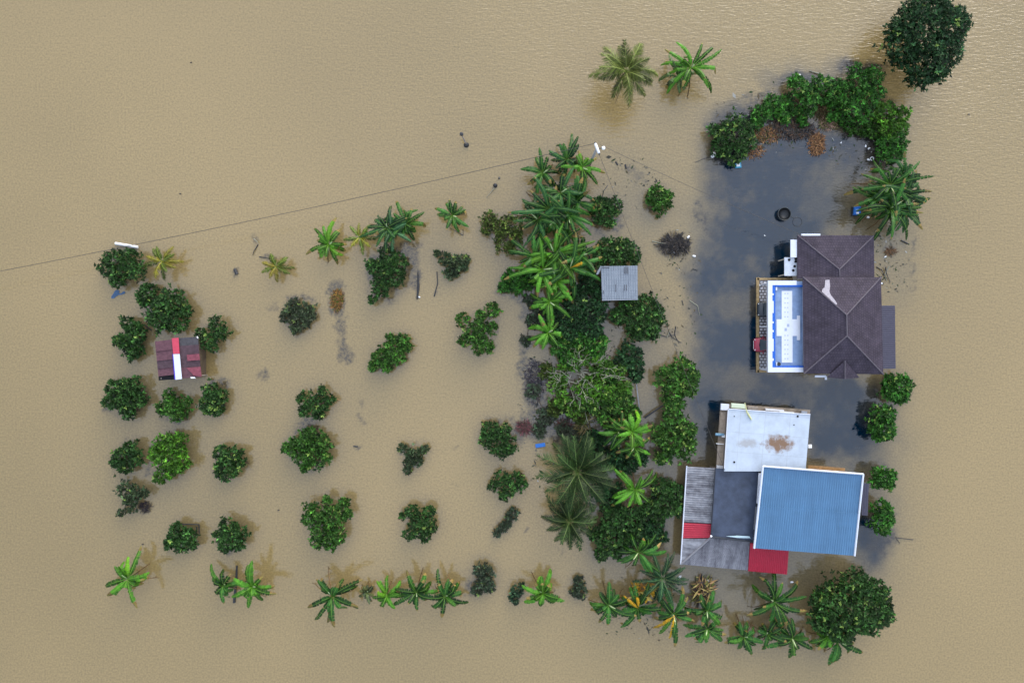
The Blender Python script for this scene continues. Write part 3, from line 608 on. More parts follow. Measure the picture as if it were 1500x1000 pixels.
# ------------------------------------------------------------------ palms
def palm(px, py, rp, label, z, n, col, base_off=(0, 0), spike=0, thin=1.0, group="coconut palms rising from the flood", yel=None):
    skip = .42 if yel is not None else .2
    p = P(px, py, z); L0 = rp / PPM * 1.2; root = empty("coconut_palm", (p.x + base_off[0], p.y + base_off[1], 0), label, "palm", group)
    mb = MB(); b0 = Vector((p.x + base_off[0], p.y + base_off[1], -1.2)); pts = [b0.lerp(p, t) + Vector((base_off[0] * .15 * math.sin(t * 3.14), 0, 0)) for t in (0, .3, .6, .85, 1)]
    mb.tube(pts, [.22, .17, .15, .14, .12], 9); mb.build("trunk", BARK, root, smooth=True)
    Vs, Fs, Cs = [], [], []; col = np.array(col)
    for k in range(n):
        az = k * 2.39996 + random.gauss(0, .1); inn = k / n; L = L0 * random.uniform(.85, 1.1) * (1 - .25 * inn); e0 = R(15 + 55 * inn); e1 = e0 - 1.0 - random.random() * .5
        m = 26; pos = np.array([p.x, p.y, z], float); h = np.array([math.cos(az), math.sin(az), 0]); sd = np.array([-math.sin(az), math.cos(az), 0]); cv = random.gauss(0, .2)
        pts = [pos.copy()]
        for j in range(m):
            t = j / m; e = e0 + (e1 - e0) * t; pos = pos + unit(h * math.cos(e) + np.array([0, 0, math.sin(e)]) + sd * cv * t) * L / m; pos[2] = max(pos[2], .06); pts.append(pos.copy())
        cc = col * random.uniform(.45, 1.5) if yel is None or random.random() > .35 else np.array(yel) * random.uniform(.8, 1.2)
        rib = np.clip(cc * 1.4 + np.array([.06, .07, .02]), 0, 1)
        for j in range(m):
            t = j / m; tg = unit(pts[j+1] - pts[j]); sv = unit(np.cross(tg, [0, 0, 1])); w0 = .05 * (1 - t * .7)
            i = len(Vs); up = np.array([0, 0, .02]); Vs += [pts[j] - sv*w0 + up, pts[j] + sv*w0 + up, pts[j+1] + sv*w0*.9 + up, pts[j+1] - sv*w0*.9 + up]; Fs.append((i, i+1, i+2, i+3)); Cs += [rib] * 4
            if t < .12: continue
            ll = L * .27 * math.sin(min(1, (t + .12)) * 3.0)**.6 * thin + .08
            for sg in (-1, 1):
                for q in (0, .33, .66):
                    if random.random() < skip: continue
                    o = pts[j] + (pts[j+1] - pts[j]) * q; dr = unit(tg * random.uniform(.7, 1.0) + sv * sg * .85 - np.array([0, 0, random.uniform(.25, .7)]))
                    lf = ll * random.uniform(.8, 1.15); e = o + dr * lf; e[2] = max(e[2], .03); ww = .06; cx = cc * random.uniform(.45, 1.5)
                    wv = tg * ww; i = len(Vs); md = o + dr * lf * .5; Vs += [o - wv * .5, o + wv * .5, md + wv * .8, e]; Fs.append((i, i+1, i+2, i+3)); Cs += [cx] * 4
    np_mesh("fronds", np.array(Vs), np.array(Fs), np.array(Cs), BLADE, root)
    if spike:
        Va, Fa, Ca = [], [], []
        for k in range(spike):
            c = np.array((.30, .22, .11)); V, F, Cc = blade((p.x, p.y, z - .3), random.random() * 6.28, L0 * .9, .12, R(-5), R(-70), c * random.uniform(.6, 1.2), c, tear=.9, fold=1)
            o = len(Va); Va += V; Fa += [tuple(i + o for i in f) for f in F]; Ca += Cc
        np_mesh("dry_fronds", np.array(Va), np.array(Fa), np.array(Ca), DRY, root)
palm(917,106,44,"olive coconut palm standing alone near the top of the water", 5.5, 20, (.085,.110,.020), (-.5,.3), 4)
palm(845,690,56,"large coconut palm at the lower left edge of the grove", 4.5, 25, (.024,.052,.012), (.2,.2), 4, thin=.95)
palm(834,762,40,"smaller coconut palm directly below the large one", 3.5, 21, (.024,.048,.011), (0,.3), 2, thin=.9)
palm(969,846,38,"dark stiff fronded palm at the lower left corner of the grey ribbed roof", 2.6, 18, (.016,.052,.020), (0,0), 2, thin=.55)
palm(238,383,26,"small yellow green palm right of the floating white pipe", 1.6, 11, (.08,.12,.012), (0,0), 2, thin=.8, yel=(.18,.16,.014))
palm(405,391,22,"small yellow green palm beside the dark drift sticks in the upper left orchard", 1.3, 10, (.07,.10,.012), (0,0), 3, thin=.8, yel=(.17,.14,.016))
palm(527,348,24,"yellowish palm between the banana plants of the upper orchard", 1.7, 9, (.07,.11,.014), (0,0), 1, thin=.7, yel=(.17,.17,.015))
palm(575,338,30,"stiff dark palm in front of the joined dark banana plants", 2.6, 9, (.03,.09,.035), (0,0), 0, thin=.5)

# bare branched tree
def bare_tree():
    p = P(852, 560, 0); root = empty("bare_tree", p, "tree with bare white branches spreading over thin foliage in the grove", "tree")
    mb = MB(); f = P(853, 545, 1.4); mb.tube([(p.x, p.y, -1.2), (p.x, p.y, .4), tuple(f)], [.2, .17, .13], 8); mb.build("trunk", PALEBARK, root)
    tips = [(805,553,3.0),(812,548,2.6),(848,515,4.0),(858,585,3.6),(848,600,2.8),(835,595,2.6),(885,520,3.2),(895,552,2.8),(918,556,2.2),(870,590,2.6),(830,530,3),(878,600,2.2),(905,535,2.6),(862,620,1.8)]
    for tx, ty, tz in tips:
        m2 = MB(); e = P(tx, ty, tz); pts = limb(m2, f, e, .07, .02, wob=.7, n=8)
        for _ in range(5):
            q = pts[random.randint(3, 7)]; a = math.atan2(e.y - f.y, e.x - f.x) + random.gauss(0, .8); l = random.uniform(.8, 1.9)
            limb(m2, q, (q.x + math.cos(a)*l, q.y + math.sin(a)*l, q.z + random.uniform(-.3, .5)), .022, .009, wob=.9)
        m2.build("branch", PALEBARK, root)
    LB = []
    for tx, ty, r in [(815,560,13),(840,535,11),(880,535,13),(865,580,13),(840,600,11),(905,545,12),(822,585,12),(870,555,12),(850,520,14),(890,575,12),(915,570,10),(855,570,13),(820,545,10)]:
        q = P(tx, ty, 1.6); LB.append((q.x, q.y, 1.6, r / PPM, .7))
    V, F, Cc = crown_leaves(LB, 'bright', 4.5, .34, .04, 0, .3); np_mesh("foliage", V, F, Cc, LEAF, root)
bare_tree()

# ------------------------------------------------------------------ tangles: dry grass, brushwood, reddish twigs
def tangle(px, py, rx, ry, label, cat, name, cols, n=260, ln=.6, zt=.35, wd=.05, group=None):
    c = P(px, py, 0); r_ = np.sqrt(rng.random(n)); a = rng.random(n) * 6.283
    pos = np.stack([c.x + r_ * np.cos(a) * rx / PPM, c.y + r_ * np.sin(a) * ry / PPM, (1 - r_**2) * zt * rng.random(n) + .02], -1)
    b = rng.random(n) * 6.283; dr = unit(np.stack([np.cos(b), np.sin(b), rng.uniform(-.1, .6, n)], -1)); L = ln * rng.uniform(.5, 1.3, n)
    col = np.array(cols)[rng.integers(0, len(cols), n)] * rng.uniform(.6, 1.35, (n, 1))
    V, F, Cc = leaf_quads(pos, dr, L, np.full(n, wd) * rng.uniform(.7, 1.5, n), col, .1); V[:, 2] = np.maximum(V[:, 2], .006)
    o = np_mesh(name, V, F, Cc, DRY, None, loc=(c.x, c.y, 0)); return tag(o, label, cat, group)
BR = [(.30,.15,.06),(.22,.11,.05),(.14,.08,.05),(.36,.20,.09)]; DG = [(.07,.065,.06),(.04,.04,.045),(.12,.10,.085)]
tangle(1196,212,12,17,"round orange brown heap of dry grass in the dark yard water","grass heap","grass_heap",BR,500,.5,.4,.07)
tangle(1122,198,20,12,"orange brown dry grass along the inside of the hedge's left half","grass heap","grass_heap",BR+[(.05,.09,.02)],480,.5,.3,.07)
tangle(1105,222,14,10,"small brown grass patch below the hedge's left shrub","grass heap","grass_heap",BR,240,.45,.25,.06)
tangle(1160,190,34,14,"dark brown brush between the two halves of the hedge","brushwood","brushwood",DG+[(.14,.08,.05),(.09,.06,.035)],900,.6,.6,.07)
tangle(1212,160,24,18,"brown dead brush in the middle of the leafy hedge","brushwood","brushwood",[(.17,.10,.05),(.10,.07,.03),(.06,.06,.02)],900,.6,1.0,.07)
tangle(1213,181,13,10,"pinkish tuft of dry leaves at the lower hedge edge","dead plant","dry_tuft",[(.38,.24,.17),(.16,.16,.05),(.28,.18,.12)],260,.6,.5,.08)
tangle(494,440,8,16,"orange grass mound rising from the dark patch in the orchard","grass heap","grass_mound",[(.35,.17,.04),(.25,.14,.05),(.09,.13,.02),(.18,.10,.05)],420,.5,.4,.07)
tangle(988,359,21,13,"dark brushwood pile with white bottles caught in it","brushwood","brushwood",DG,620,.9,.5,.06)
tangle(768,626,11,9,"pinkish red twiggy plant left of the floating blue board","dead plant","red_shrub",[(.22,.07,.08),(.14,.06,.06),(.10,.08,.06)],300,.6,.4,.05)
tangle(826,622,11,8,"dark red twigs among the drowned thicket, right of the blue board","dead plant","red_shrub",[(.12,.035,.03),(.08,.05,.03),(.05,.05,.04)],240,.6,.4,.06)
tangle(782,560,14,34,"purplish drowned brush on the grove's left edge","brushwood","brushwood",[(.06,.05,.06),(.09,.07,.08),(.04,.045,.05)],520,.6,.3,.06)
tangle(1304,369,9,6,"brown leaf litter patch beside the tiled house's upper wing","grass heap","leaf_litter",[(.22,.12,.06),(.12,.08,.05)],160,.35,.15,.06)
tangle(214,742,9,8,"bare dark purple twig clump beside the sprawling broken crowned tree","dead plant","twig_clump",[(.05,.035,.035),(.03,.03,.035)],220,.4,.4,.05)
tangle(1030,862,13,16,"heap of dry brown leaves and stalks below the grey ribbed roof","leaf heap","leaf_heap",[(.45,.28,.12),(.25,.14,.07),(.5,.40,.14),(.05,.04,.04),(.14,.16,.04)],130,1.3,1.2,.17)
tangle(940,862,16,8,"torn orange leaves above the bottom banana row","leaf heap","leaf_heap",[(.52,.30,.02),(.40,.20,.05),(.15,.16,.03),(.48,.36,.08)],70,1.1,2.6,.30)
tangle(860,690,10,6,"short brown sticks under the large coconut palm","brushwood","brushwood",DG,60,.6,.3,.05)
tangle(855,616,10,30,"faded hanging yellowish fronds between the bare tree and the large palm","dead plant","dry_fronds",[(.16,.14,.04),(.10,.10,.03),(.22,.17,.08)],220,1.2,1.0,.09)

# ------------------------------------------------------------------ tiled house (upper right)
RT = tile_mat("roof_tiles", (.050,.040,.058), (.062,.050,.068), (.036,.028,.042), .30, .34, .03, .75, .7, .42, .6)
CAP = mat("ridge_cap", (.115,.10,.118), .7, .3, var=.25, vscale=3)
SLATEMETAL = mat("slate_blue_metal", (.048,.047,.075), .5, .4, var=.2, vscale=1.5)
PATCH = mat("cement_patch", (.36,.34,.38), .8, .3, var=.2, vscale=4)
DECKBLUE = mat("blue_grey_deck", (.20,.29,.46), .6, .3, var=.22, vscale=1.2, bump=.3, bscale=14)
VIVID = mat("vivid_blue_paint", (.010,.11,.52), .4, .4, var=.25, vscale=3)
OFFW = mat("white_roof_paint", (.66,.70,.78), .55, .4, var=.05, vscale=2)
PATIO = tile_mat("patio_tiles", (.62,.62,.64), (.40,.42,.46), (.10,.09,.09), .42, .36, .07, .6, .4, .4, 2.2)
EDGE = mat("brown_kerb", (.36,.26,.13), .8, .3, var=.45, vscale=2)
def cap(root, a, b, r_=.09): MB().tube([a, b], r_, 6).build("ridge_cap", CAP, root)
def opening(root, kind, c, w_, h_, axis, frame=WHITE, out=1):
    """window/door set proud of a wall; axis 'x' or 'y' is the wall's facing axis"""
    th = .08; x, y, z = c; sz = (th, w_, h_) if axis == 'x' else (w_, th, h_); f = MB()
    t = .07
    def bx(dx, dz, w2, h2, o=0):
        q = (x + o * out, y + dx, z + dz) if axis == 'x' else (x + dx, y + o * out, z + dz); f.box(q, (th, w2, h2) if axis == 'x' else (w2, th, h2))
    bx(0, h_/2 - t/2, w_, t); bx(0, -h_/2 + t/2, w_, t); bx(-w_/2 + t/2, 0, t, h_ - 2*t); bx(w_/2 - t/2, 0, t, h_ - 2*t)
    if kind == 'window': bx(0, 0, t, h_ - 2*t)
    fr = f.build(kind, frame, root)
    g = MB(); s2 = (th * .4, w_ - 2*t, h_ - 2*t) if axis == 'x' else (w_ - 2*t, th * .4, h_ - 2*t); g.box(c, s2); g.build("pane" if kind == 'window' else "door_panel", GLASS if kind == 'window' else BROWNWOOD, fr)
def walls(root, x0, x1, y0, y1, z1, m, name="wall", th=.2, z0=-1.2):
    mb = MB(); h_ = z1 - z0; zc = (z0 + z1) / 2
    mb.box(((x0+x1)/2, y0 + th/2, zc), (x1-x0, th, h_)); mb.box(((x0+x1)/2, y1 - th/2, zc), (x1-x0, th, h_))
    mb.box((x0 + th/2, (y0+y1)/2, zc), (th, y1-y0-2*th, h_)); mb.box((x1 - th/2, (y0+y1)/2, zc), (th, y1-y0-2*th, h_))
    return mb.build(name, m, root)

def tiled_house():
    ze, zr = 3.9, 5.8; base = P(1235, 470, 0)
    root = empty("tiled_house", base, "house with dark purple brown tiled hip roof and blue and white flat carport roof", "house")
    TL, TR, BR_, BL = P(1176,405.5,ze), P(1290.5,406,ze), P(1294,548,ze), P(1177.5,547,ze); A, Bz = P(1240,461,zr), P(1240.5,492,zr)
    walls(root, TL.x+.55, TR.x-.55, BL.y+.5, TL.y-.2, ze-.05, WALL)
    mb = MB()
    for f in ((TL, A, TR), (TR, A, Bz, BR_), (BR_, Bz, BL), (BL, Bz, A, TL)): mb.poly(f[::-1])
    mb.poly([TL, TR, BR_, BL]); dn = Vector((0, 0, -.12))
    for a, b in ((TL, TR), (TR, BR_), (BR_, BL), (BL, TL)): mb.poly([a, b, b+dn+Vector((0,0,0)), a+dn])
    roof = mb.build("roof", RT, root)
    up = Vector((0, 0, .04))
    for a, b in ((TL, A), (TR, A), (A, Bz), (BL, Bz), (BR_, Bz)): cap(roof, a+up, b+up, .085)
    # wing
    zw, zq = 2.7, 3.75; a1, b1, c1, d1 = P(1168,344.5,zw), P(1280,345,zw), P(1281,408,zw), P(1168,408,zw); ap = P(1229.5,394.5,zq); ae = P(1230,408.5,zq)
    walls(root, a1.x+.5, b1.x-.5, d1.y-.1, a1.y-.5, zw-.05, WALL, "wing_wall")
    mb = MB(); mb.poly([a1, ap, b1][::-1]); mb.poly([b1, ap, ae, c1][::-1]); mb.poly([P(1168,407,zw), P(1168,407,zw).lerp(ae, .0), ae, ap, a1][::-1] if False else [d1, ae, ap, a1][::-1])
    for a, b in ((a1, b1), (b1, c1), (d1, a1)): mb.poly([a, b, b+dn, a+dn])
    wr = mb.build("wing_roof", RT, root)
    cap(wr, a1+up, ap+up, .08); cap(wr, b1+up, ap+up, .08); cap(wr, ap+up, P(1230,406,zq)+up, .08)
    MB().tube([P(1176,406.2,ze-.1), P(1290,406.7,ze-.1)], .07, 6).build("eave_shadow_strip", mat("eave_shadow", (.03,.026,.035), .7), root)  # dark strip stands in for the shadow under the main roof's eave
    # little gable on the lower eave
    g0, g1, gr, gb = P(1211,552.5,3.85), P(1259,553,3.85), P(1237.5,555,4.55), P(1237.5,528,4.85)
    mb = MB(); mb.poly([g0, gr, gb]); mb.poly([gr, g1, gb]); mb.poly([g0, g1, gr]); mb.build("gable", RT, root)
    cap(root, gb+up, gr+up, .07)
    # cement patch on the upper slope, laid just over the tiles
    def on_n(px, py):
        for z in np.arange(ze, zr, .02):
            q = P(px, py, z); t = (TL.y - q.y) / (TL.y - A.y); zz = ze + (zr - ze) * t
            if zz <= z: return P(px, py, z + .035)
        return P(px, py, ze)
    pp = [(1209,410),(1215,409.5),(1216,419),(1215,427),(1217,432),(1222,438),(1226,444),(1226,446),(1223,446),(1216,438),(1208,431),(1204,427),(1205,423),(1208,421)]
    pt = [on_n(a, b) for a, b in pp]
    MB().slab(pt[::-1], .03).build("roof_patch", PATCH, roof)
    # lean-to of slate blue ribbed metal
    MB().corr(P(1312,540,2.9), P(1311,447.5,2.9), P(1287,447.5,3.6), P(1290,540,3.6), .22, .014).build("side_roof", SLATEMETAL, root)
    q0, q1 = P(1308,538,2.8), P(1308,450,2.8)
    for yy in (q0.y+.1, (q0.y+q1.y)/2, q1.y-.1): MB().tube([(q0.x-.15, yy, -1.2), (q0.x-.15, yy, 2.85)], .06, 8).build("post", WHITE, root)
    # small white roof edges and ledges
    a, b = P(1188.5,343.5,3.5), P(1194,550.5,3.0)
    MB().box((a.x, a.y, 3.3), (2.25, .22, .12)).build("fascia", OFFW, root, bevel=.02)
    f2 = MB(); f2.slab([P(1194,552.5,3.25), P(1210,552.5,3.25), P(1210,549.5,3.25), P(1194,549.5,3.25)], .12); f2.slab([P(1208.5,556,3.22), P(1211.5,556,3.22), P(1211.5,551,3.22), P(1208.5,551,3.22)], .1); f2.build("gutter_end", OFFW, root)
    l1 = MB().slab([P(1158,377,2.6), P(1169,377,2.6), P(1169,351,2.6), P(1158,351,2.6)], .12).build("canopy", OFFW, root, bevel=.02)
    l2 = MB().slab([P(1149,404,2.3), P(1169,404,2.3), P(1169,377,2.3), P(1149,377,2.3)], .12).build("entrance_slab", mat("pale_concrete", (.50,.55,.62), .7, .3, var=.2, vscale=1.5), root, bevel=.02)
    for x, y in ((1156,380.5),(1165.5,379),(1165.5,383),(1164,390),(1162,396)): q = P(x, y, 2.33); MB().lathe((q.x, q.y, 2.30), [(0,.06),(.16,.06),(.15,.0)], 10).build("potted_plant", DARK, root)
    for i, (x, y) in enumerate(((1151,379),(1151,402),(1165,402),(1165,379))): q = P(x, y, 2.2); MB().tube([(q.x, q.y, -1), (q.x, q.y, 2.19)], .08, 8).build("post", WALL, root)
    # carport: parapet, deck, white cross
    zp, zd = 3.15, 2.85
    X0, X1, Y1, Y0 = P(1125,0,zp).x, P(1177.5,0,zp).x, P(0,411,zp).y, P(0,545,zp).y; xi = P(1131.5,0,zp).x; yi1 = P(0,417.5,zp).y; yi0 = P(0,538,zp).y; xt = P(1167,0,zp).x
    deck = MB().slab([Vector((X0+.05, Y0+.05, zd)), Vector((X1, Y0+.05, zd)), Vector((X1, Y1-.05, zd)), Vector((X0+.05, Y1-.05, zd))], .18).build("carport_roof", DECKBLUE, root)
    par = MB(); h_ = .42
    par.box(((X0+xi)/2, (Y0+Y1)/2, zp-h_/2), (xi-X0, Y1-Y0, h_)); par.box(((xi+X1)/2, (Y0+yi0)/2, zp-h_/2), (X1-xi, yi0-Y0, h_)); par.box(((xi+xt)/2, (Y1+yi1)/2, zp-h_/2), (xt-xi, Y1-yi1, h_))
    par.build("parapet", OFFW, root)
    vb = MB(); t = .2; zt = zp - .05
    vb.box((xi+t*.9, (yi0+yi1)/2, (zd+zt)/2), (t*1.8, yi1-yi0-.02, zt-zd)); vb.box(((xi+X1)/2+t, yi0+t/2, (zd+zt)/2), (X1-xi-t*2, t, zt-zd)); vb.box(((xi+X1)/2+t, yi1-t/2, (zd+zt)/2), (X1-xi-t*2, t, zt-zd))
    vb.build("blue_kerb", VIVID, root)
    # white notches along the left kerb
    nb = MB()
    for y0_, y1_ in ((441,458),(430,432),(471,473),(483.5,486),(496.5,514),(525,528)):
        a_, b_ = P(0,y0_,zp).y, P(0,y1_,zp).y; nb.box((xi+t*.35, (a_+b_)/2, zt+.03), (t*.75, abs(a_-b_)+.05, .05))
    nb.build("kerb_block", OFFW, root)
    rail = MB(); rail.tube([P(1176,419,3.0), P(1177.2,536,3.0)], .06, 8); rail.build("rail", OFFW, root)
    def D(px, py): q = P(px, py, zd+.06); return q
    cr = MB()
    def rect(x0, y0, x1, y1, z=.06): cr.slab([P(x0,y1,zd+z), P(x1,y1,zd+z), P(x1,y0,zd+z), P(x0,y0,zd+z)], .056)
    rect(1145,426,1160.5,467.5); rect(1137.5,467.5,1167.5,492); rect(1145,492,1161,531); rect(1167.5,462,1172,498)
    cross = cr.build("skylight", OFFW, deck)
    dt = MB()
    for x in (1150, 1154):
        for k in range(15):
            y = 430 + k * 6.8
            if 470 < y < 490: continue
            q = P(x, y, zd+.07); dt.box((q.x, q.y, zd+.065), (.13, .13, .016))
    for x, y, s_ in ((1154.5,476.5,.35),(1151,482.5,.35)): q = P(x, y, zd+.07); dt.box((q.x, q.y, zd+.066), (.28, s_, .02))
    dt.build("vent_dots", mat("dots", (.36,.42,.55), .6), cross)
    sm = MB(); q = P(1140.5,533,zd+.1); sm.lathe((q.x, q.y, zd+.002), [(0,.3),(.2,.3),(.24,0)], 14); sm.build("vent_cap", BLACKPL, deck)
    for x, y in ((1136.5,423),(1137,533)): q = P(x, y, zd); MB().box((q.x, q.y, zd+.1), (.17, .4, .2)).build("drain_box", OFFW, deck)
    
    for y in (414, 478, 542):
        q = P(1127, y, 1.5); MB().tube([(X0+.3, P(0,y,zp).y, -1), (X0+.3, P(0,y,zp).y, zd-.19)], .12, 10).build("carport_pillar", OFFW, root)
    # openings
    for py in (430, 465, 520): opening(root, 'window' if py != 465 else 'door', (TL.x+.52, P(0,py,0).y, 1.3), 1.6, 1.5 if py != 465 else 2.2, 'x', out=-1)
    for px in (1195, 1270): opening(root, 'window', (P(px,0,0).x, BL.y+.47, 1.5), 1.6, 1.3, 'y')
    for px in (1200, 1250): opening(root, 'window', (P(px,0,0).x, a1.y-.47, 1.5), 1.4, 1.3, 'y')
    for py in (425,): opening(root, 'window', (TR.x-.52, P(0,py,0).y, 1.5), 1.4, 1.3, 'x')
    opening(root, 'door', (a1.x+.47, P(0,390,0).y, 1.0), 1.0, 2.1, 'x')
    # raised patio the carport stands on
    pt = MB().slab([P(1111.5,542,.12), P(1180,542,.12), P(1180,410,.12), P(1111.5,410,.12)], .5).build("patio", PATIO)
    tag(pt, kind="structure")
    kb = MB(); kb.box((P(1109.8,0,.1).x, P(0,476,.1).y, .0), (.34, 11.6, .34)); kb.box((P(1140,0,.1).x, P(0,543.5,.1).y, .0), (5.1, .30, .34)); kb.box((P(1139,0,.1).x, P(0,408.6,.1).y, .0), (5.0, .26, .34))
    tag(kb.build("patio_kerb", EDGE), kind="structure")
tiled_house()

# ------------------------------------------------------------------ cars under the carport
def car(px, py, label, col, zg=.13, s=1.0, short=1.0):
    """nose points to -x; px is the nose seen at bumper height"""
    n = P(px, py, .7); x0, y0 = n.x, n.y; root = empty("parked_car", (x0 + 1.8*s, y0, zg), label, "car", "cars parked under the carport")
    paint = mat("car_paint_"+label.split()[0], col, .25, .6)
    # stations: x, half width, sill z, belt z
    st = [(0,.52,.35,.52),(.06,.70,.28,.66),(.28,.80,.2,.74),(.62,.84,.2,.82),(1.1,.85,.2,.90),(2.4,.85,.2,.92),(3.2,.84,.2,.92),(3.5,.78,.25,.88),(3.6,.62,.35,.75)]
    V, F = [], []; m = 9
    for x, hw, zs, zb in st:
        for k, (fy, fz) in enumerate(((-1,0),(-1.0,.45),(-.99,.8),(-.86,1.0),(0,1.05),(.86,1.0),(.99,.8),(1.0,.45),(1,0))): V.append((x0 + x*s, y0 + fy*hw*s, zg + (zs + (zb-zs)*fz)*s))
    for i in range(len(st)-1):
        for k in range(m-1): a = i*m+k; F.append((a, a+1, a+m+1, a+m))
        F.append((i*m+m-1, i*m, i*m+m, i*m+m+m-1))
    F.append(tuple(range(m-1, -1, -1))); e = (len(st)-1)*m; F.append(tuple(range(e, e+m)))
    mb = MB(); mb.v, mb.f = V, F; body = mb.build("body", paint, root, smooth=True)
    # cabin: windscreen, roof, side glass
    def q(x, y, z): return Vector((x0 + x*s, y0 + y*s, zg + z*s))
    g = MB(); g.poly([q(.62,-.70,.86), q(.50,0,.87), q(.62,.70,.86), q(1.28,.56,1.36), q(1.22,0,1.39), q(1.28,-.56,1.36)][::-1]); g.build("windscreen", GLASS, root)
    g = MB(); g.poly([q(.70,-.78,.9), q(1.30,-.59,1.36), q(2.9,-.59,1.36), q(3.35,-.76,.9)][::-1]); g.poly([q(.70,.78,.9), q(1.30,.59,1.36), q(2.9,.59,1.36), q(3.35,.76,.9)]); g.poly([q(3.4,-.70,.9), q(2.93,-.56,1.37), q(2.93,.56,1.37), q(3.4,.70,.9)][::-1]); g.build("side_glass", GLASS, root)
    g = MB(); g.slab([q(1.22,-.60,1.40), q(1.16,0,1.43), q(1.22,.60,1.40), q(2.95,.60,1.40), q(2.95,-.60,1.40)][::-1], .05*s); g.build("roof", paint, root, bevel=.02)
    g = MB()
    for sg in (-1, 1): g.tube([q(.62,.72*sg,.86), q(1.24,.585*sg,1.37)], .035, 6)
    g.build("pillar", paint, root)
    for sg in (-1, 1):
        MB().box(tuple(q(.13, .52*sg, .62)), (.12, .32, .12), rz=.35*sg).build("headlight", WHITEPL, root, bevel=.02)
        MB().box(tuple(q(.95, .93*sg, .92)), (.12, .18, .12)).build("mirror", paint, root, bevel=.02)
        for x in (.62, 2.9):
            c = q(x, .76*sg, .26); w_ = MB(); w_.tube([(c.x, c.y-.1, c.z), (c.x, c.y+.1, c.z)], .29, 18); wh = w_.build("wheel", BLACKPL, root); r2 = MB(); r2.tube([(c.x, c.y-.11*1, c.z), (c.x, c.y+.11, c.z)], .17, 12); r2.build("rim", METAL, wh)
    MB().box(tuple(q(.03, 0, .42)), (.1, 1.0, .14)).build("bumper", WHITEPL if 'rose' in label else BLACKPL, root, bevel=.03)
car(1104.5,505,"rose red small car with one end poking out from under the carport",(.33,.018,.05), s=1.02)
car(1109.5,453,"dark blue black car mostly hidden under the carport roof",(.025,.035,.045), s=1.1)

# ------------------------------------------------------------------ lower house with blue roof
CONC = tile_mat("white_concrete", (.46,.53,.61), (.44,.505,.585), (.39,.44,.50), 2.9, 2.3, .03, .7, .15, .16, .5, 0)
BLUER = mat("blue_ribbed_metal", (.072,.178,.315), .45, .5, var=.22, vscale=.5, stretch=(1.6, .35, 1))
SLATE = mat("slate_felt", (.042,.057,.092), .45, .4, var=.45, vscale=.6, bump=.1, bscale=3)
REDM = mat("red_metal", (.40,.018,.045), .5, .4, var=.18, vscale=2)
def streak(name, c1, c2, ang):
    m = bpy.data.materials.new(name); m.use_nodes = True; t = m.node_tree; b = t.nodes["Principled BSDF"]; N = t.nodes.new; L = t.links.new
    tc = N("ShaderNodeTexCoord"); mp = N("ShaderNodeMapping"); mp.inputs["Rotation"].default_value = (0, 0, ang); mp2 = N("ShaderNodeMapping"); mp2.inputs["Scale"].default_value = (.12, 1.25, 1)
    L(tc.outputs["Object"], mp.inputs[0]); L(mp.outputs[0], mp2.inputs[0]); n = N("ShaderNodeTexNoise"); n.inputs["Scale"].default_value = 1; n.inputs["Detail"].default_value = 6; n.inputs["Roughness"].default_value = .7; L(mp2.outputs[0], n.inputs["Vector"])
    n2 = N("ShaderNodeTexNoise"); n2.inputs["Scale"].default_value = 2.5; n2.inputs["Detail"].default_value = 6; L(tc.outputs["Object"], n2.inputs["Vector"]); ad = N("ShaderNodeMath"); ad.operation = 'MULTIPLY_ADD'; ad.inputs[1].default_value = .35; L(n2.outputs[0], ad.inputs[0]); L(n.outputs[0], ad.inputs[2])
    r_ = N("ShaderNodeValToRGB"); r_.color_ramp.elements[0].position = .52; r_.color_ramp.elements[0].color = (*c1, 1); r_.color_ramp.elements[1].position = .82; r_.color_ramp.elements[1].color = (*c2, 1); L(ad.outputs[0], r_.inputs[0]); L(r_.outputs[0], b.inputs["Base Color"]); b.inputs["Roughness"].default_value = .6; return m
ANG = R(-4.6)
GREYR1 = streak("weathered_ribs_a", (.085,.085,.10), (.30,.31,.34), -ANG); GREYR2 = streak("weathered_ribs_b", (.11,.11,.13), (.26,.265,.29), -ANG + R(90))
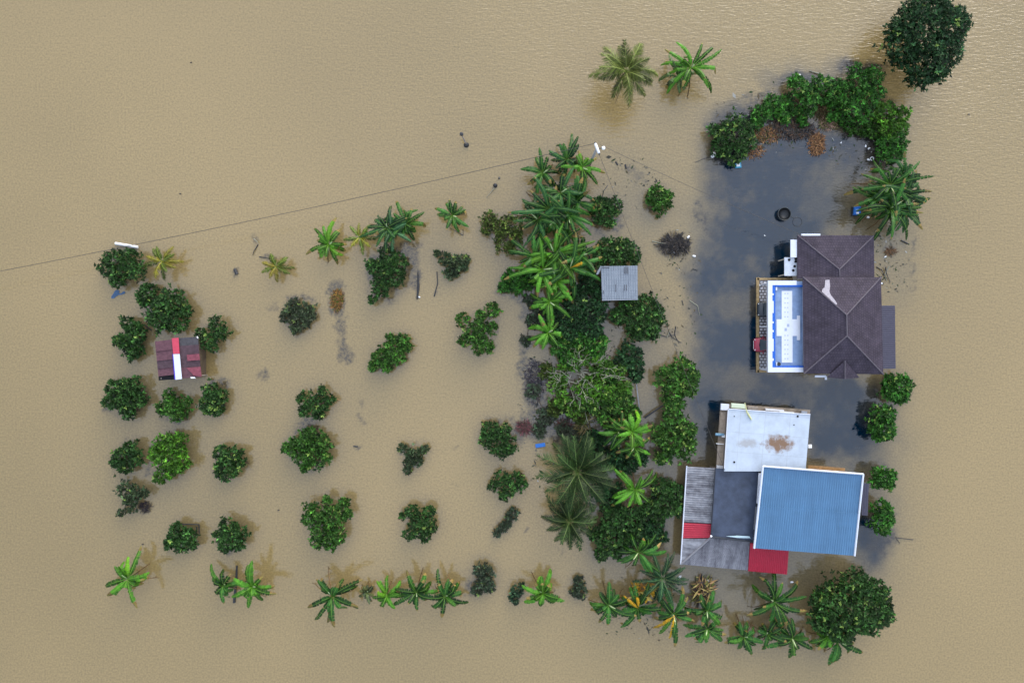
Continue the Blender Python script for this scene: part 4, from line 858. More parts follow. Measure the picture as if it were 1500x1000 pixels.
def stain_mat():
    m = CONC; t = m.node_tree; N = t.nodes.new; L = t.links.new; b = t.nodes["Principled BSDF"]; src = b.inputs["Base Color"].links[0].from_socket
    tc = N("ShaderNodeTexCoord"); prev = src
    for (cx, cy, rx, ry, col, st) in ((STN[0].x, STN[0].y, 1.9, 1.1, (.20,.115,.06), .95), (STN[1].x, STN[1].y, 1.3, .6, (.30,.285,.27), .6)):
        mp = N("ShaderNodeMapping"); mp.vector_type = 'POINT'; mp.inputs["Location"].default_value = (-cx/rx, -cy/ry, 0); mp.inputs["Scale"].default_value = (1/rx, 1/ry, 0); L(tc.outputs["Object"], mp.inputs[0])
        ln = N("ShaderNodeVectorMath"); ln.operation = 'LENGTH'; L(mp.outputs[0], ln.inputs[0]); no = N("ShaderNodeTexNoise"); no.inputs["Scale"].default_value = 1.6; no.inputs["Detail"].default_value = 7; no.inputs["Roughness"].default_value = .7; L(tc.outputs["Object"], no.inputs["Vector"])
        s_ = N("ShaderNodeMath"); s_.operation = 'MULTIPLY_ADD'; s_.inputs[1].default_value = 2.2; L(no.outputs[0], s_.inputs[0]); L(ln.outputs["Value"], s_.inputs[2])
        mr = N("ShaderNodeMapRange"); mr.inputs[1].default_value = 2.15; mr.inputs[2].default_value = 1.55; mr.inputs[3].default_value = 0; mr.inputs[4].default_value = st; L(s_.outputs[0], mr.inputs[0])
        mx = N("ShaderNodeMix"); mx.data_type = 'RGBA'; L(mr.outputs[0], mx.inputs[0]); L(prev, mx.inputs[6]); mx.inputs[7].default_value = (*col, 1); prev = mx.outputs[2]
    L(prev, b.inputs["Base Color"])
def lower_house():
    global STN
    root = empty("blue_roofed_house", P(1130,715,0), "large house of joined roofs: pale concrete flat roof, blue ribbed roof, grey and red lean-to", "house")
    zc = 3.9; w = parent_world(root); STN = [P(1141,649,zc) - w, P(1096,649,zc) - w]; stain_mat()
    # concrete block (upper part)
    flat = MB().slab([P(1061,690,zc), P(1180,690,zc), P(1187,606.5,zc), P(1067,598.3,zc)], .22).build("concrete_roof", CONC, root, uvrot=ANG)
    def wallpoly(pts, z1, name, m, inset=0):
        mb = MB(); mb.slab([Vector((p.x, p.y, z1)) for p in pts], z1 + 1.2); return mb.build(name, m, root)
    wallpoly([P(1064,690,zc), P(1178,690,zc), P(1184.5,609,zc), P(1069.5,601.5,zc)], zc-.222, "wall", GREYWALL)
    MB().tube([P(1067,598.6,zc+.03), P(1187,606.8,zc+.03)], .05, 6).build("roof_trim", OFFW, root)
    MB().tube([P(1066.6,599.6,zc+.03), P(1061,686,zc+.03)], .05, 6).build("roof_trim", OFFW, root)
    # ledges seen around it
    zl = 2.3; BRC = mat("ledge_concrete", (.26,.21,.16), .8, .3, var=.35, vscale=1.5)
    MB().slab([P(1049,686,zl), P(1063,686,zl), P(1070,592,zl), P(1055.5,591,zl)], .12).build("ledge", BRC, root)
    MB().slab([P(1070,601,zl), P(1186,608,zl), P(1187,600,zl), P(1070,591.5,zl)], .12).build("ledge", BRC, root)
    for (x0, y0, x1, y1) in ((1056,604,1054,636),(1051.5,646,1050,680)):
        MB().slab([P(x1,y1,zl+.08), P(x1+10,y1,zl+.08), P(x0+9,y0,zl+.08), P(x0,y0,zl+.08)], .06).build("ledge_panel", mat("panel", (.34,.28,.22), .8, .2, var=.3, vscale=2), root)
    for (x, y, w_, d_, m_, nm) in ((1062,596,.95,.75,OFFW,"water_tank"),(1082,594.5,1.7,.55,mat("pale_green_sheet",(.62,.72,.55),.6),"awning"),(1103,597.5,1.2,.35,GREYWOOD,"shelf"),(1135,600.5,2.2,.22,WHITE,"gutter"),(1153,603.5,1.7,.12,WHITEPL,"pipe"),(1178,605,.7,.5,METAL,"cabinet"),
                                   (1061,638.5,.5,.32,WHITEPL,"lamp_box"),(1055,650,.9,.08,WHITEPL,"bracket"),(1056,684,.95,.35,WHITE,"box")):
        q = P(x, y, zl+.3); MB().box((q.x, q.y, zl+.17), (w_, d_, .3), rz=ANG).build(nm, m_, root, bevel=.02)
    q = P(1053,636.5,2.5); MB().tube([(q.x-.4, q.y+.05, 2.5), (q.x+.6, q.y, 2.5)], .16, 10).build("satellite_dish", mat("dish", (.18,.36,.5), .5), root)
    q = P(1187,653.5,3.4); MB().box((q.x, q.y, 3.3), (.42, .42, .12)).build("lamp_box", WHITEPL, root, bevel=.03)
    MB().tube([(q.x-.5, q.y, 3.25), (q.x, q.y, 3.25)], .04, 6).build("bracket", METAL, root)
    mk = MB(); mk.tube([P(1091,590,zc+.6), P(1094,603,zc+.25), P(1097,608,zc+.12), P(1101,614.5,zc+.08)], [.05,.08,.11,.07], 7); mk.build("hanging_leaf", mat("pale_leaf", (.62,.62,.30), .6), root)
    sp_ = MB()
    for x, y, s_ in ((1168.5,609.5,.12),(1163,622,.07),(1075.5,609.5,.06),(1075.5,676.5,.12)): q = P(x, y, zc+.01); sp_.lathe((q.x, q.y, zc+.002), [(0,.05),(s_,.05),(s_,0)], 10)
    sp_.build("roof_drain", DARK, root)
    # slate flat roof
    zs = 3.45
    MB().slab([P(1041.5,785,zs-.12), P(1103.5,792,zs-.12), P(1112.5,690,zs), P(1048,685.5,zs)], .15).build("slate_roof", SLATE, root)
    wallpoly([P(1045,781,zs), P(1101,788,zs), P(1110,694,zs), P(1052,690,zs)], zs-.29, "wall", GREYWALL)
    gt = MB(); gt.tube([P(1041.5,786,zs-.05), P(1103,793,zs-.05)], .10, 8); gt.tube([P(1041.3,785,zs-.05), P(1047.8,686,zs+.05)], .07, 6); gt.build("gutter", mat("dark_gutter", (.02,.025,.035), .5), root)
    sh = MB(); sh.slab([P(1064,785,zs+.1), P(1080,787.3,zs+.1), P(1099.5,787.8,zs+.1), P(1098,785,zs+.1), P(1080,784,zs+.1)], .05); sh.build("bent_sheet", mat("cyan_sheet", (.45,.60,.66), .4), root)
    q = P(1042,785,zs+.1); MB().lathe((q.x, q.y, zs), [(0,.1),(.12,.1),(.12,0)], 10).build("cap", WHITEPL, root)
    # grey lean-to with red panels; ribs run down each slope
    zh, zl2 = 2.75, 2.05
    OL = lambda t: (1006.4 + (997.4-1006.4)*t, 683 + (825.5-683)*t); IL = lambda t: (1048 + (1041-1048)*t, 685.4 + (788-685.4)*t)
    def lp(t0, t1, m_, nm, u=1.0):
        o0, o1 = OL(t0), OL(t1); i0, i1 = IL(t0), IL(t1)
        return MB().corr(P(*o1, zl2), P(*o0, zl2), P(*i0, zh), P(*i1, zh), .26, .028).build(nm, m_, root)
    ty = lambda y: (y - 683) / 142.5
    ti = lambda y: (y - 685.4) / 102.6
    def lpy(yo0, yo1, yi0, yi1, m_, nm):
        o0, o1 = OL(ty(yo0)), OL(ty(yo1)); i0, i1 = IL(ti(yi0)), IL(ti(yi1)); return MB().corr(P(*o1, zl2), P(*o0, zl2), P(*i0, zh), P(*i1, zh), .26, .028).build(nm, m_, root)
    lpy(683, 764.5, 685.4, 766.5, GREYR1, "lean_to_roof"); lpy(765.5, 788, 767.5, 787.5, REDM, "red_roof_panel")
    mb = MB(); o0 = OL(ty(788.5)); mb.poly([P(*o0, zl2), P(997.4,826,zl2-.02), P(1041,788.5,zh)]); mb.poly([P(*o0, zl2-.04), P(1041,788.5,zh-.04), P(997.4,826,zl2-.06)]); mb.build("lean_to_corner", GREYR1, root)
    # lower slope (ribs down the page)
    MB().corr(P(997.4,826,zl2), P(1095.5,835,zl2), P(1098.5,791.5,zh), P(1041,787.5,zh), .26, .028).build("lean_to_roof", GREYR2, root)
    MB().corr(P(1096,836,zl2), P(1153,841,zl2), P(1156,800,zh), P(1099,795,zh), .22, .03).build("red_roof_panel", REDM, root)
    MB().tube([P(998,826,zl2+.05), P(1041,787,zh+.06)], .12, 6).build("hip_cap", mat("hip", (.22,.22,.24), .6), root)
    MB().tube([P(1006,682,zl2), P(997,826,zl2)], .08, 8).build("gutter", OFFW, root)
    wallpoly([P(1003,821,2.3), P(1150,833,2.3), P(1153,800,2.3), P(1045,786,2.3), P(1050,690,2.3), P(1012,688,2.3)], 1.95, "lean_to_wall", mat("lean_wall", (.10,.085,.065), .85, .2, var=.3))
    # blue roof, raised above the rest
    a, b, c, d = P(1104.5,802.5,4.5), P(1251.5,813.5,4.5), P(1264.3,694,4.9), P(1117.4,682.4,4.9)
    m0, m1 = a.lerp(d, .52), b.lerp(c, .52); k0, k1 = a.lerp(d, .50), b.lerp(c, .50); dz_ = Vector((0, 0, .08))
    br = MB().corr(a, b, m1, m0, .26, .025).corr(k0 - dz_, k1 - dz_, c - dz_, d - dz_, .26, .025).build("blue_roof", BLUER, root)
    up = Vector((0, 0, .05))
    MB().tube([d+up, c+up], .11, 6).build("roof_trim", OFFW, br); MB().tube([a+up, d+up], .13, 6).build("roof_trim", OFFW, br); MB().tube([b+up, c+up], .12, 6).build("roof_trim", OFFW, br)
    wallpoly([P(1112,795,4.5), P(1245,806,4.5), P(1257,701,4.5), P(1122,690,4.5)], 4.3, "wall", WALL)
    MB().slab([P(1108.5,737,4.0), P(1112.5,737,4.0), P(1115,693,4.0), P(1111.5,693,4.0)], .1).build("side_gutter", OFFW, root)
    MB().slab([P(1104,775,3.9), P(1107,775,3.9), P(1110,742,3.9), P(1107,742,3.9)], .1).build("side_gutter", METAL, root)
    MB().corr(P(1262,754,3.0), P(1271,755,2.9), P(1273,708,2.9), P(1262,707,3.0), .25, .02).build("side_canopy", SLATEMETAL, root)
    tb = MB(); tb.slab([P(1184,687,2.6), P(1238,690,2.6), P(1238,685.5,2.6), P(1184,681,2.6)], .15); tb.build("timber_ledge", BROWNWOOD, root)
    # windows
    for x, y in ((1140,800),(1210,805)): q = P(x, y, 4.5); opening(root, 'window', (q.x, P(x, 796.5 + (x-1140)*.08, 4.5).y, 2.4), 1.4, 1.0, 'y')
lower_house()

# ------------------------------------------------------------------ sheds
def sheds():
    root = empty("metal_shed", P(907,414,0), "small shed with pale grey metal roof in the grove", "shed")
    GM = tile_mat("galvanised_grid", (.21,.245,.285), (.25,.285,.325), (.16,.185,.22), .34, .62, .03, .45, .3, .12, 1.0, 0)
    z = 2.9; MB().corr(P(882,438.4,z), P(934.4,437.3,z), P(933.8,389,z+.25), P(880.3,390,z+.25), .28, .018).build("roof", GM, root)
    ft = MB(); ft.slab([P(882,440.2,z-.05), P(934.6,439,z-.05), P(934.4,437.6,z-.03), P(882,438.8,z-.03)], .1); ft.build("fascia", METAL, root)
    mk = MB()
    for x, y, w_, d_ in ((917,396,.10,.8),(919.5,396,.08,.8),(914.5,396,.08,.8),(915,421,.08,.7),(918,421,.08,.7),(902,422,.05,.9),(887,392.2,.9,.12),(884,428,.07,.4)):
        q = P(x, y, z+.17); mk.box((q.x, q.y, z + .04 + .25 * (438 - y) / 48), (w_, d_, .02))
    mk.build("roof_slot", mat("slot", (.06,.065,.08), .6), root)
    walls(root, P(886,0,z).x, P(930,0,z).x, P(0,434,z).y, P(0,393,z).y, z-.1, GREYWALL)
    opening(root, 'door', (P(908,0,0).x, P(0,434,z).y-.02, 1.0), .9, 1.8, 'y')
    q = P(879,398,2.6); sc = MB(); sc.slab([P(873,402,2.5), P(876,402,2.5), P(883,391,2.7), P(880,389,2.7)], .05); sc.build("bent_sheet", METAL, root)

    root = empty("brown_shed", P(262,522,0), "brown sheet roofed shed with a red and white strip, left side of the orchard", "shed")
    def sheet(pts, z, m_, nm="roof_sheet", par=None): return MB().slab([P(x, y, z + dz) for x, y, dz in pts], .05).build(nm, m_, par or root)
    B1 = mat("brown_sheet", (.12,.055,.068), .75, .3, var=.3, vscale=2, bump=.4, bscale=8); B2 = mat("brown_sheet_dark", (.075,.045,.055), .75, .3, var=.35, vscale=2, bump=.4, bscale=8); B3 = mat("rust_sheet", (.22,.06,.08), .75, .3, var=.3, vscale=2.5); B4 = mat("grey_sheet", (.065,.062,.068), .75, .3, var=.35, vscale=2)
    z = 2.2
    # left side courses, each lapped over the next
    L_ = lambda t: (227 + 5*t, 500 + 50*t); M_ = lambda t: (253 + 5*t, 497 + 50*t)
    cuts = [0, .27, .55, .78, 1.0]
    for k in range(4):
        (a0, a1), (b0, b1) = (L_(cuts[k]), M_(cuts[k])), (L_(cuts[k+1]), M_(cuts[k+1]))
        dz = -.05*k; sheet([(b0[0], b0[1]+1.2, dz), (b1[0], b1[1]+1.2, dz+.25), (a1[0], a1[1], dz+.2), (a0[0], a0[1], dz-.05)], z, B1 if k != 2 else B2)
    sheet([(232.5,557,-.35),(256.5,555.5,-.35),(256,549,-.25),(232,550,-.3)], z, DARK, "dark_gap_sheet")  # black sheet painted for the darkness inside the roof opening
    Rr = lambda t: (289.8 + 5.2*t, 493 + 58*t); M2 = lambda t: (262 + 4*t, 495 + 58*t)
    cuts = [0, .2, .5, .75, 1.0]
    for k in range(4):
        (a0, a1), (b0, b1) = (M2(cuts[k]), Rr(cuts[k])), (M2(cuts[k+1]), Rr(cuts[k+1]))
        dz = -.04*k; sheet([(b0[0], b0[1]+1, dz+.2), (b1[0], b1[1]+1, dz-.05), (a1[0], a1[1], dz), (a0[0], a0[1], dz+.25)], z, [B4, B2, B2, B1][k])
    sheet([(274.5,528.5,.0),(293,527,.0),(291.5,518,.05),(273.5,519.5,.1)], z+.2, B3, "patch_sheet"); sheet([(284,550,.0),(295.3,551.5,.0),(293.5,537,.05),(273,538.5,.05)], z+.16, B3, "patch_sheet")
    sheet([(253.7,518.3,.0),(263,518,.0),(261.3,494.5,.0),(251.6,495.3,.0)], z+.4, mat("coral_red_panel", (.52,.06,.10), .6, .3, var=.1, vscale=3), "red_panel")
    sheet([(257.1,556,.0),(266.4,554.8,.0),(263.1,518.3,.0),(253.8,518.6,.0)], z+.42, OFFW, "white_panel")
    sheet([(255.4,555.5,.0),(257.6,555.5,.0),(254.3,518.6,.0),(252.6,518.6,.0)], z+.37, mat("violet_edge", (.06,.03,.45), .6), "panel_edge")
    sheet([(280,554.2,0),(286.5,553.8,0),(285,552,0),(278.5,552,0)], z+.1, WHITEPL, "loose_sheet")
    sheet([(288.8,495.5,0),(290.5,495.3,0),(289.6,492.3,0),(288,492.6,0)], z+.22, WHITEPL, "corner_cap")
    a = P(233,551,z); b = P(290,500,z); walls(root, a.x, b.x, a.y, b.y, z-.45, mat("shed_wall", (.12,.09,.06), .85, .2, var=.3), th=.12)
    for x, y in ((231,502),(289,497),(293,550),(236,554)): q = P(x, y, z-.3); MB().tube([(q.x, q.y, -1.2), (q.x, q.y, z-.3)], .07, 7).build("post", GREYWOOD, root)
sheds()

# ------------------------------------------------------------------ power pole and wires
WIRE = mat("wire_black", (.05,.045,.04), .6)
def pole_and_wires():
    zt = 7.5; tp = P(874.5, 217, zt); root = empty("power_pole", (tp.x, tp.y, 0), "concrete power pole with white crossarm and street lamp above the banana clump", "power pole")
    MB().tube([(tp.x, tp.y, -1.2), (tp.x, tp.y, zt-.1)], [.19, .13], 12).build("pole", mat("pole_concrete", (.36,.35,.33), .8, .2, var=.2, vscale=3), root, smooth=True)
    a, b = P(871.8,210,zt), P(877.5,225,zt); d_ = (b-a).normalized()
    MB().tube([a, a+d_*.1, b-d_*.1, b], [.1,.16,.16,.1], 10).build("crossarm", WHITEPL, root, smooth=True)
    for q in (a, b): MB().tube([q-d_*.12 if q is a else q+d_*.0, q+d_*.0 if q is a else q+d_*.14], .09, 8).build("insulator", BLACKPL, root)
    l0, l1 = P(878,217.5,zt), P(882,217,zt-.05); MB().tube([P(875.5,218,zt), l1], .05, 8).build("lamp_arm", BLACKPL, root)
    q = P(884,216.8,zt-.05); MB().lathe((q.x, q.y, q.z-.1), [(0,.14),(.16,.13),(.22,.05),(.2,0),(0,0)], 16).build("lamp_head", WHITEPL, root, smooth=True)
    def wire(A, Bp, sag, label, r_=.022):
        pts = []
        for k in range(33):
            t = k/32; q = A.lerp(Bp, t); q.z -= sag*4*t*(1-t); pts.append(q)
        m = MB().tube(pts, r_, 5).build("power_line", WIRE); tag(m, label, "power line", "power lines strung from the pole")
    wire(a, P(-420, 474, 7.0), 3.2, "long thin power line crossing the water from the pole to the left edge", .03)
    wire(P(879,212,zt), P(1180,347,3.6), .5, "thin wire from the pole to the purple tiled roof")
    wire(b, P(1062,688,3.9), .6, "thin wire from the pole down to the blue roofed house")
pole_and_wires()

# ------------------------------------------------------------------ loose things in the water
def stick(pts, r_, label, cat="stick", name="stick", m=DARKWOOD, group=None):
    o = MB().tube([P(*p) for p in pts], r_, 7).build(name, m); return tag(o, label, cat, group)
def snag():
    r0 = empty("tree_stump", P(683,213,0), "thin leaning stump alone in the upper open water", "stump")
    MB().tube([P(683,213,-.5), P(682,209,.5), P(678,201,1.2), P(676,197,1.6)], [.15,.11,.08,.06], 8).build("trunk", GREYWOOD, r0)
    q = P(676,196.5,1.65); MB().lathe((q.x,q.y,1.6), [(0,.2),(.22,.14),(.24,0),(.1,-.1)], 10).build("top_knot", DARKWOOD, r0); q = P(683,212,.15); MB().lathe((q.x,q.y,0), [(0,.3),(.2,.25),(.35,0)], 10).build("root_collar", DARKWOOD, r0)
    r0 = empty("tree_stump", P(725,272,0), "dark stump knob with a pale stick, right of the upper lone banana plant", "stump")
    q = P(725.5,272,0); MB().lathe((q.x,q.y,-.2), [(.28,0),(.26,.4),(.12,.55),(0,.56)], 10).build("trunk", DARKWOOD, r0)
    MB().tube([P(724,276,.2), P(712,290,.05)], [.05,.02], 6).build("pale_stick", PALEBARK, r0)
snag()
stick([(731,262,-.1),(731.5,260,.15)], .12, "small dark post top just above the dark stump knob", "post", "post_top")
stick([(347,828,.1),(346,850,.12),(343,882,.08)], [.10,.14,.17], "dark narrow plank floating between two banana plants in the bottom row", "plank", "plank")
stick([(855,350,1.0),(860,366,.5),(866,385,.1)], [.10,.09,.09], "black forked post beside the bright banana clump", "post", "leaning_post")
stick([(612,398,.1),(613,420,.1),(611,438,.12)], [.05,.16,.1], "dark driftwood branch right of the tall oval tree", "driftwood", "driftwood")
stick([(640,398,.05),(641,415,.06),(636,434,.04)], [.06,.05,.08], "thin broken driftwood below the small flat dull tree", "driftwood", "driftwood")
stick([(882,290,1.5),(884,280,1.9),(890,272,1.6)], [.04,.05,.05], "bent dark stick standing over the tree below the power pole", "stick")
stick([(932,560,.6),(935,585,.6),(938,612,.5)], .06, "long thin pipe over the gap left of the yellow flecked trees", "pipe", "pipe", METAL)
stick([(944,612,.4),(960,601,.6),(975,591,.6)], [.12,.10,.08], "thick black beam reaching to the yellow flecked trees", "beam", "beam")
stick([(212,476,.7),(222,484,.1)], .07, "short straight stick poking from the ragged tree left of the brown shed", "stick")
stick([(484,580,.6),(492,583,.4),(500,587,.1)], [.06,.05,.02], "brown stick poking right from the tufted tree", "stick", "stick", BROWNWOOD)
stick([(1018,238,.03),(1030,233,.04),(1042,229,.08)], .03, "thin stick trailing left from the white jug by the hedge", "stick")
stick([(902,237,.02),(905,242,.04)], .1, "left of two short black stakes right of the power pole", "stake", "stake"); stick([(916,241,.02),(917,247,.04)], .11, "right of two short black stakes right of the power pole", "stake", "stake")
stick([(1186,104,.1),(1195,107,.12),(1204,109,.1)], [.05,.09,.05], "pale grey driftwood log along the hedge's upper edge", "driftwood", "driftwood", PALEBARK)
stick([(653,330,.0),(679,345,.02),(678,336,.3)], [.01,.05,.06], "dark twig in the water right of the lone upper banana plant", "twig", "twig")
stick([(1338,790,.03),(1312,787,.05),(1318,795,.03)], .04, "forked twig floating right of the lowest round tree", "twig", "twig")
stick([(1330,357,.1),(1320,352,.1)], .08, "short dark stub below the right hand banana clump", "stake", "stake")
stick([(518,653,.02),(524,654,.05)], .1, "tiny dark stub left of the smallest star shaped tree", "stake", "stake")
stick([(344,394,.03),(347,402,.06)], .22, "small black rounded lump in the upper left water", "stump", "stump_top")
def drift(px, py, pts, label):
    root = empty("drift_branch", P(px, py, 0), label, "branch")
    for k, ps in enumerate(pts): MB().tube([P(*p) for p in ps], [.07,.05] + [.025]*(len(ps)-2) if len(ps) > 2 else .05, 6).build("twig", DARKWOOD if k else PALEBARK, root)
drift(980,490,[[(977,494,.1),(980,486,.2),(982,481,.3)],[(966,490,.04),(976,493,.06),(990,490,.04)],[(990,478,.04),(988,490,.06),(995,503,.03)],[(980,486,.1),(985,494,.08),(998,502,.04)]],"forked dead branch with pale core floating between the yellow flecked tree and shed")
drift(1018,460,[[(1010,440,.04),(1022,448,.05),(1025,462,.04)],[(999,440,.04),(1001,447,.05)],[(1022,396,.04),(1015,394,.05),(1012,397,.04)]],"thin curled twigs floating at the edge of the dark yard water")
drift(378,360,[[(372,350,.2),(377,354,.35),(379,357,.2)],[(378,358,.05),(372,368,.15),(370,374,.1)],[(380,376,.05),(392,378,.12),(402,382,.3)],[(400,378,.1),(398,388,.3),(405,392,.4)]],"chain of dark drift sticks leading to the small yellow palm, upper left orchard")
drift(1298,395,[[(1302,390,.3),(1296,402,.2),(1299,412,.1)],[(1297,391,.3),(1299,402,.2),(1304,413,.1)],[(1284,391,.1),(1292,396,.2),(1296,404,.2)]],"pale drooping stalks at the right corner of the purple tiled roof")
drift(968,356,[[(955,353,.1),(968,356,.2),(978,357,.3)],[(957,358,.1),(970,360,.2)],[(975,344,.2),(982,352,.3),(988,358,.3)],[(1000,340,.2),(992,350,.3),(986,357,.3)],[(1005,366,.05),(996,362,.1),(988,360,.2)]],"radiating dark branches of the brushwood pile")
# plank frame at the low tree
root = empty("plank_pen", P(285,768,0), "dark square corner of planks beside the low orchard tree", "pen")
for a_, b_ in (((262,767),(292,768)),((291.5,768),(292,781)),((288,771),(288,779))): MB().tube([P(*a_,.25), P(*b_,.2)], .07, 6).build("plank", DARKWOOD, root)
# tank, ring, bin, boards and litter
q = P(1149,313.5,.5); root = empty("round_tank", (q.x,q.y,0), "open round black tank standing in the dark yard water", "tank")
MB().lathe((q.x,q.y,-.6), [(.72,0),(.78,1.05),(.82,1.1),(.82,1.16),(.74,1.16),(.70,1.02),(.68,.7),(0,.66)], 36).build("tub", BLACKPL, root, smooth=True)
MB().tube([(q.x+math.cos(t)*.79, q.y+math.sin(t)*.79, .57) for t in np.linspace(0, 6.283, 41)], .035, 6, cap=False).build("rim", mat("tank_rim", (.05,.06,.065), .4), root)
q = P(1168,325,0); tag(MB().tube([(q.x+math.cos(t)*.56, q.y+math.sin(t)*.56, .012) for t in np.linspace(0, 6.283, 41)], .035, 6, cap=False).build("hoop", mat("drowned_hoop", (.03,.035,.04), .4)), "thin ring awash beside the open black tank", "hoop")
stick([(1157,317,.02),(1164,320,.02)], .025, "short rod between the black tank and the thin ring", "rod", "rod")
q = P(1255,309,.5); root = empty("wheelie_bin", (q.x,q.y,0), "blue bin with dark base left of the right hand banana clump", "bin")
MB().box((q.x,q.y,.0), (.95,1.15,.5)).build("base", BLACKPL, root, bevel=.06); MB().slab([Vector((q.x-.42,q.y-.5,.72)), Vector((q.x+.42,q.y-.5,.72)), Vector((q.x+.36,q.y+.5,.86)), Vector((q.x-.36,q.y+.5,.86))], .45).build("lid", BLUEPL, root, bevel=.08)
MB().tube([(q.x-.3,q.y+.1,.84), (q.x+.3,q.y+.1,.84)], .05, 8).build("handle", mat("sky_blue", (.25,.5,.8), .4), root); MB().box((q.x+.58,q.y+.42,.1),(.25,.25,.5)).build("wheel", BLACKPL, root, bevel=.05); MB().box((q.x-.05,q.y-.3,.80),(.3,.2,.1)).build("plate", WHITEPL, root)
q = P(1081.5,242,.2); root = empty("crate", (q.x,q.y,0), "small blue and white crate floating below the leftmost hedge shrub", "crate")
MB().box((q.x,q.y,.1),(.72,.66,.3),rz=.1).build("box", mat("teal_crate", (.05,.33,.5), .4), root, bevel=.04); MB().box((q.x-.03,q.y+.02,.27),(.42,.4,.06),rz=.1).build("lid", WHITEPL, root, bevel=.02)
q = P(1045,227,.3); root = empty("jug", (q.x,q.y,0), "white jug caught at the left foot of the leftmost hedge shrub", "jug")
MB().tube([(q.x-.18,q.y-.28,.15),(q.x-.05,q.y-.1,.2),(q.x+.12,q.y+.2,.2),(q.x+.18,q.y+.32,.18)], [.12,.26,.26,.1], 12).build("body", WHITEPL, root, smooth=True); MB().tube([(q.x+.18,q.y+.32,.18),(q.x+.22,q.y+.4,.18)], .06, 8).build("neck", METAL, root)
q = P(791.5,652,.1); o = MB().box((q.x,q.y,.05),(1.2,.48,.14),rz=.16).build("board", BLUEPL, bevel=.06); tag(o, "bright blue board floating above the large coconut palm", "board")
a, b = P(169,356.5,.2), P(202,362,.2); o = MB().tube([a, b], .17, 10).build("pipe", WHITEPL); tag(o, "thick white pipe floating above the top left orchard tree", "pipe")
def tarp(px, py, rects, label, m_, name="tarp"):
    mb = MB()
    for x, y, w_, h_, rz in rects: c = P(x, y, 0); mb.box((c.x, c.y, random.uniform(.01,.05)), (w_, h_, .03), rz=rz)
    tag(mb.build(name, m_, bevel=.01), label, "tarp")
TARP = mat("muddy_blue_tarp", (.045,.10,.19), .5, .3, var=.4, vscale=5)
def ragged(px, py, pts, label, m_, name="tarp", cat="tarp"):
    mb = MB(); mb.slab([P(x, y, .05) for x, y in pts][::-1], .04); tag(mb.build(name, m_), label, cat)
ragged(172,430,[(163,434),(166,430),(168,426),(172,424),(175,426),(174,429),(177,430),(180,427),(183,427),(183,430),(178,431.5),(173,432),(170,434),(167,437),(163,437)],"ragged blue plastic scrap below the top left orchard tree",TARP)
ragged(1030,858,[(1033,850),(1036,848),(1039,849),(1038,854),(1034,854)],"crumpled pale blue bag on the dry leaf heap",mat("pale_bag",(.5,.6,.8),.5),"plastic_bag","bag")
def bottle(px, py, label, s=.2, z=.05, group=None):
    q = P(px, py, z); a = random.random()*3.14; d_ = Vector((math.cos(a), math.sin(a), 0)); o = MB().tube([q-d_*s, q-d_*s*.8, q+d_*s*.5, q+d_*s*.8, q+d_*s], [s*.5, s*.62, s*.62, s*.3, s*.25], 10).build("bottle", WHITEPL, smooth=True); tag(o, label, "bottle", group)
for x, y, lab, s_ in ((1008.5,347,"white bottle at the upper right of the brushwood pile",.2),(1016.5,375,"white bottle at the lower right of the brushwood pile",.2),(991,360,"uppermost white bottle inside the brushwood pile",.17),(987,369.5,"lowest white bottle inside the brushwood pile",.15),
      (1171,110,"white bottle beside the pale driftwood log",.17),(1268,214,"white bottle nearest the hedge in the dark yard water",.16),(1273,217.5,"white bottle just right of the one nearest the hedge",.16),(1232,209,"faint white bottle in the middle of the yard's clear patch",.12),
      (1272,234,"white bottle above the right hand banana clump's left leaves",.17),(1271,318,"left white bottle in the litter below the blue bin",.2),(1284,340,"white bottle between the banana clump and the purple roof corner",.2),(1291,415,"white bottle at the right edge of the purple roof",.17),
      (1160,852,"white bottle at the upper right of the wide star shaped banana plant",.2),(996,844,"white bottle at the lower left corner of the grey ribbed roof",.2),(1120,345,"tiny white speck of litter floating in the dark yard water",.09),(1297,376,"white bottle on the brown leaf litter",.14),(614,435,"pale stone on the driftwood branch",.14)):
    bottle(x, y, lab, s_)
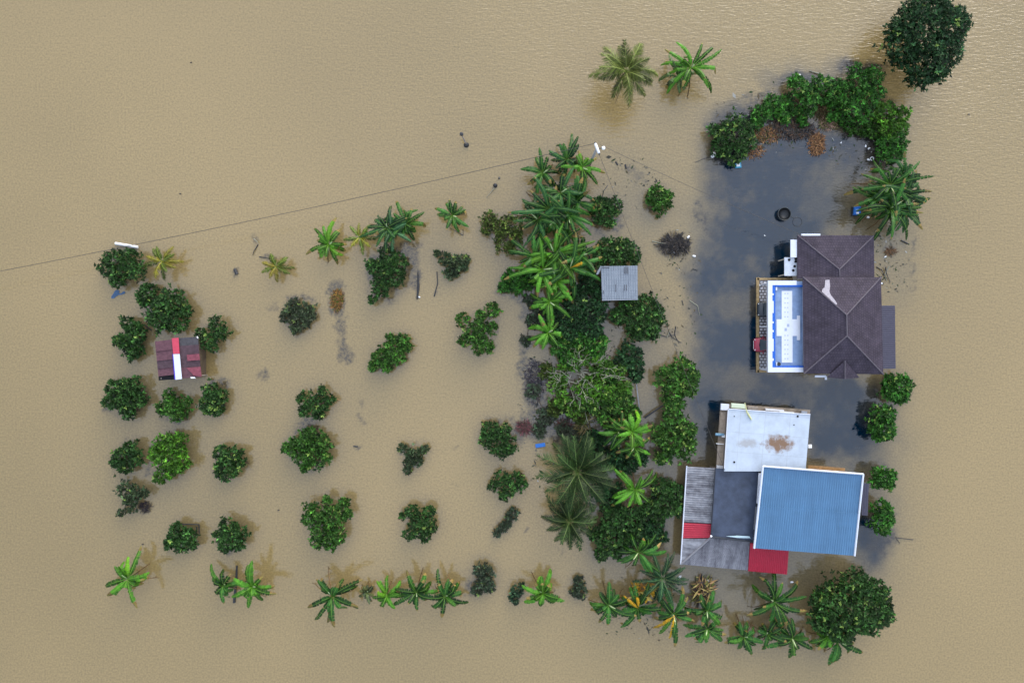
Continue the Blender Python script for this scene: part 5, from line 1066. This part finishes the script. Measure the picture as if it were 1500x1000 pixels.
q = P(1277.5,232.5,.05); tag(MB().tube([(q.x+math.cos(t)*.2, q.y+math.sin(t)*.2, .05) for t in np.linspace(0, 6.283, 21)], .05, 6, cap=False).build("white_ring", WHITEPL), "small white ring floating right of the dark yard water", "ring")
for x, y, lab in ((280,92,"tiny dark leaf adrift in the open water, top left"),(264,284,"tiny dark leaf adrift above the power line, left"),(408,747,"tiny dark leaf adrift in the lower left orchard"),(1419,168,"tiny dark leaf adrift below the big top right tree"),(209,797,"tiny brown leaf adrift left of the low tree with planks")):
    stick([(x-1.2,y,.02),(x+1.2,y-.6,.03)], .06, lab, "leaf", "floating_leaf")

for px_, py_, rx, ry, n_, lab in ((850,600,85,150,650,"small leaves and twigs floating among the grove trees"),(1255,225,40,40,110,"pale and dark litter floating inside the right bend of the hedge"),(1310,390,34,50,120,"dark bits floating beside the right wall of the tiled house"),
        (1000,430,30,110,90,"dark twigs floating along the left edge of the clear yard water"),(960,890,90,40,160,"leaf scraps floating in the bottom right banana row"),(930,265,45,40,90,"dark scraps floating below right of the power pole"),(1140,180,90,45,220,"dead leaves floating along the curved hedge")):
    n = n_; c = P(px_, py_, 0); r_ = np.sqrt(rng.random(n)); a = rng.random(n) * 6.283; pos = np.stack([c.x + r_*np.cos(a)*rx/PPM, c.y + r_*np.sin(a)*ry/PPM, np.full(n, .012)], -1)
    pos[:, :2] += (np.stack([fbm(pos[:, 0], pos[:, 1], 91, .5), fbm(pos[:, 0], pos[:, 1], 95, .5)], -1) - .5) * 5
    b = rng.random(n) * 6.283; dr = np.stack([np.cos(b), np.sin(b), np.zeros(n)], -1); L = rng.uniform(.08, .45, n) * np.where(rng.random(n) < .15, 2, 1)
    col = np.array([(.05,.05,.04),(.03,.05,.02),(.09,.07,.04),(.13,.12,.09),(.3,.3,.27)])[rng.choice(5, n, p=[.35,.25,.2,.15,.05])]
    V, F, Cc = leaf_quads(pos, dr, L, L * rng.uniform(.15, .6, n), col, .0); V[:, 2] = np.clip(V[:, 2], .008, .03)
    tag(np_mesh("floating_debris", V, F, Cc, DRY, None, loc=(c.x, c.y, 0)), lab, "floating debris", kind="stuff")
build_water()
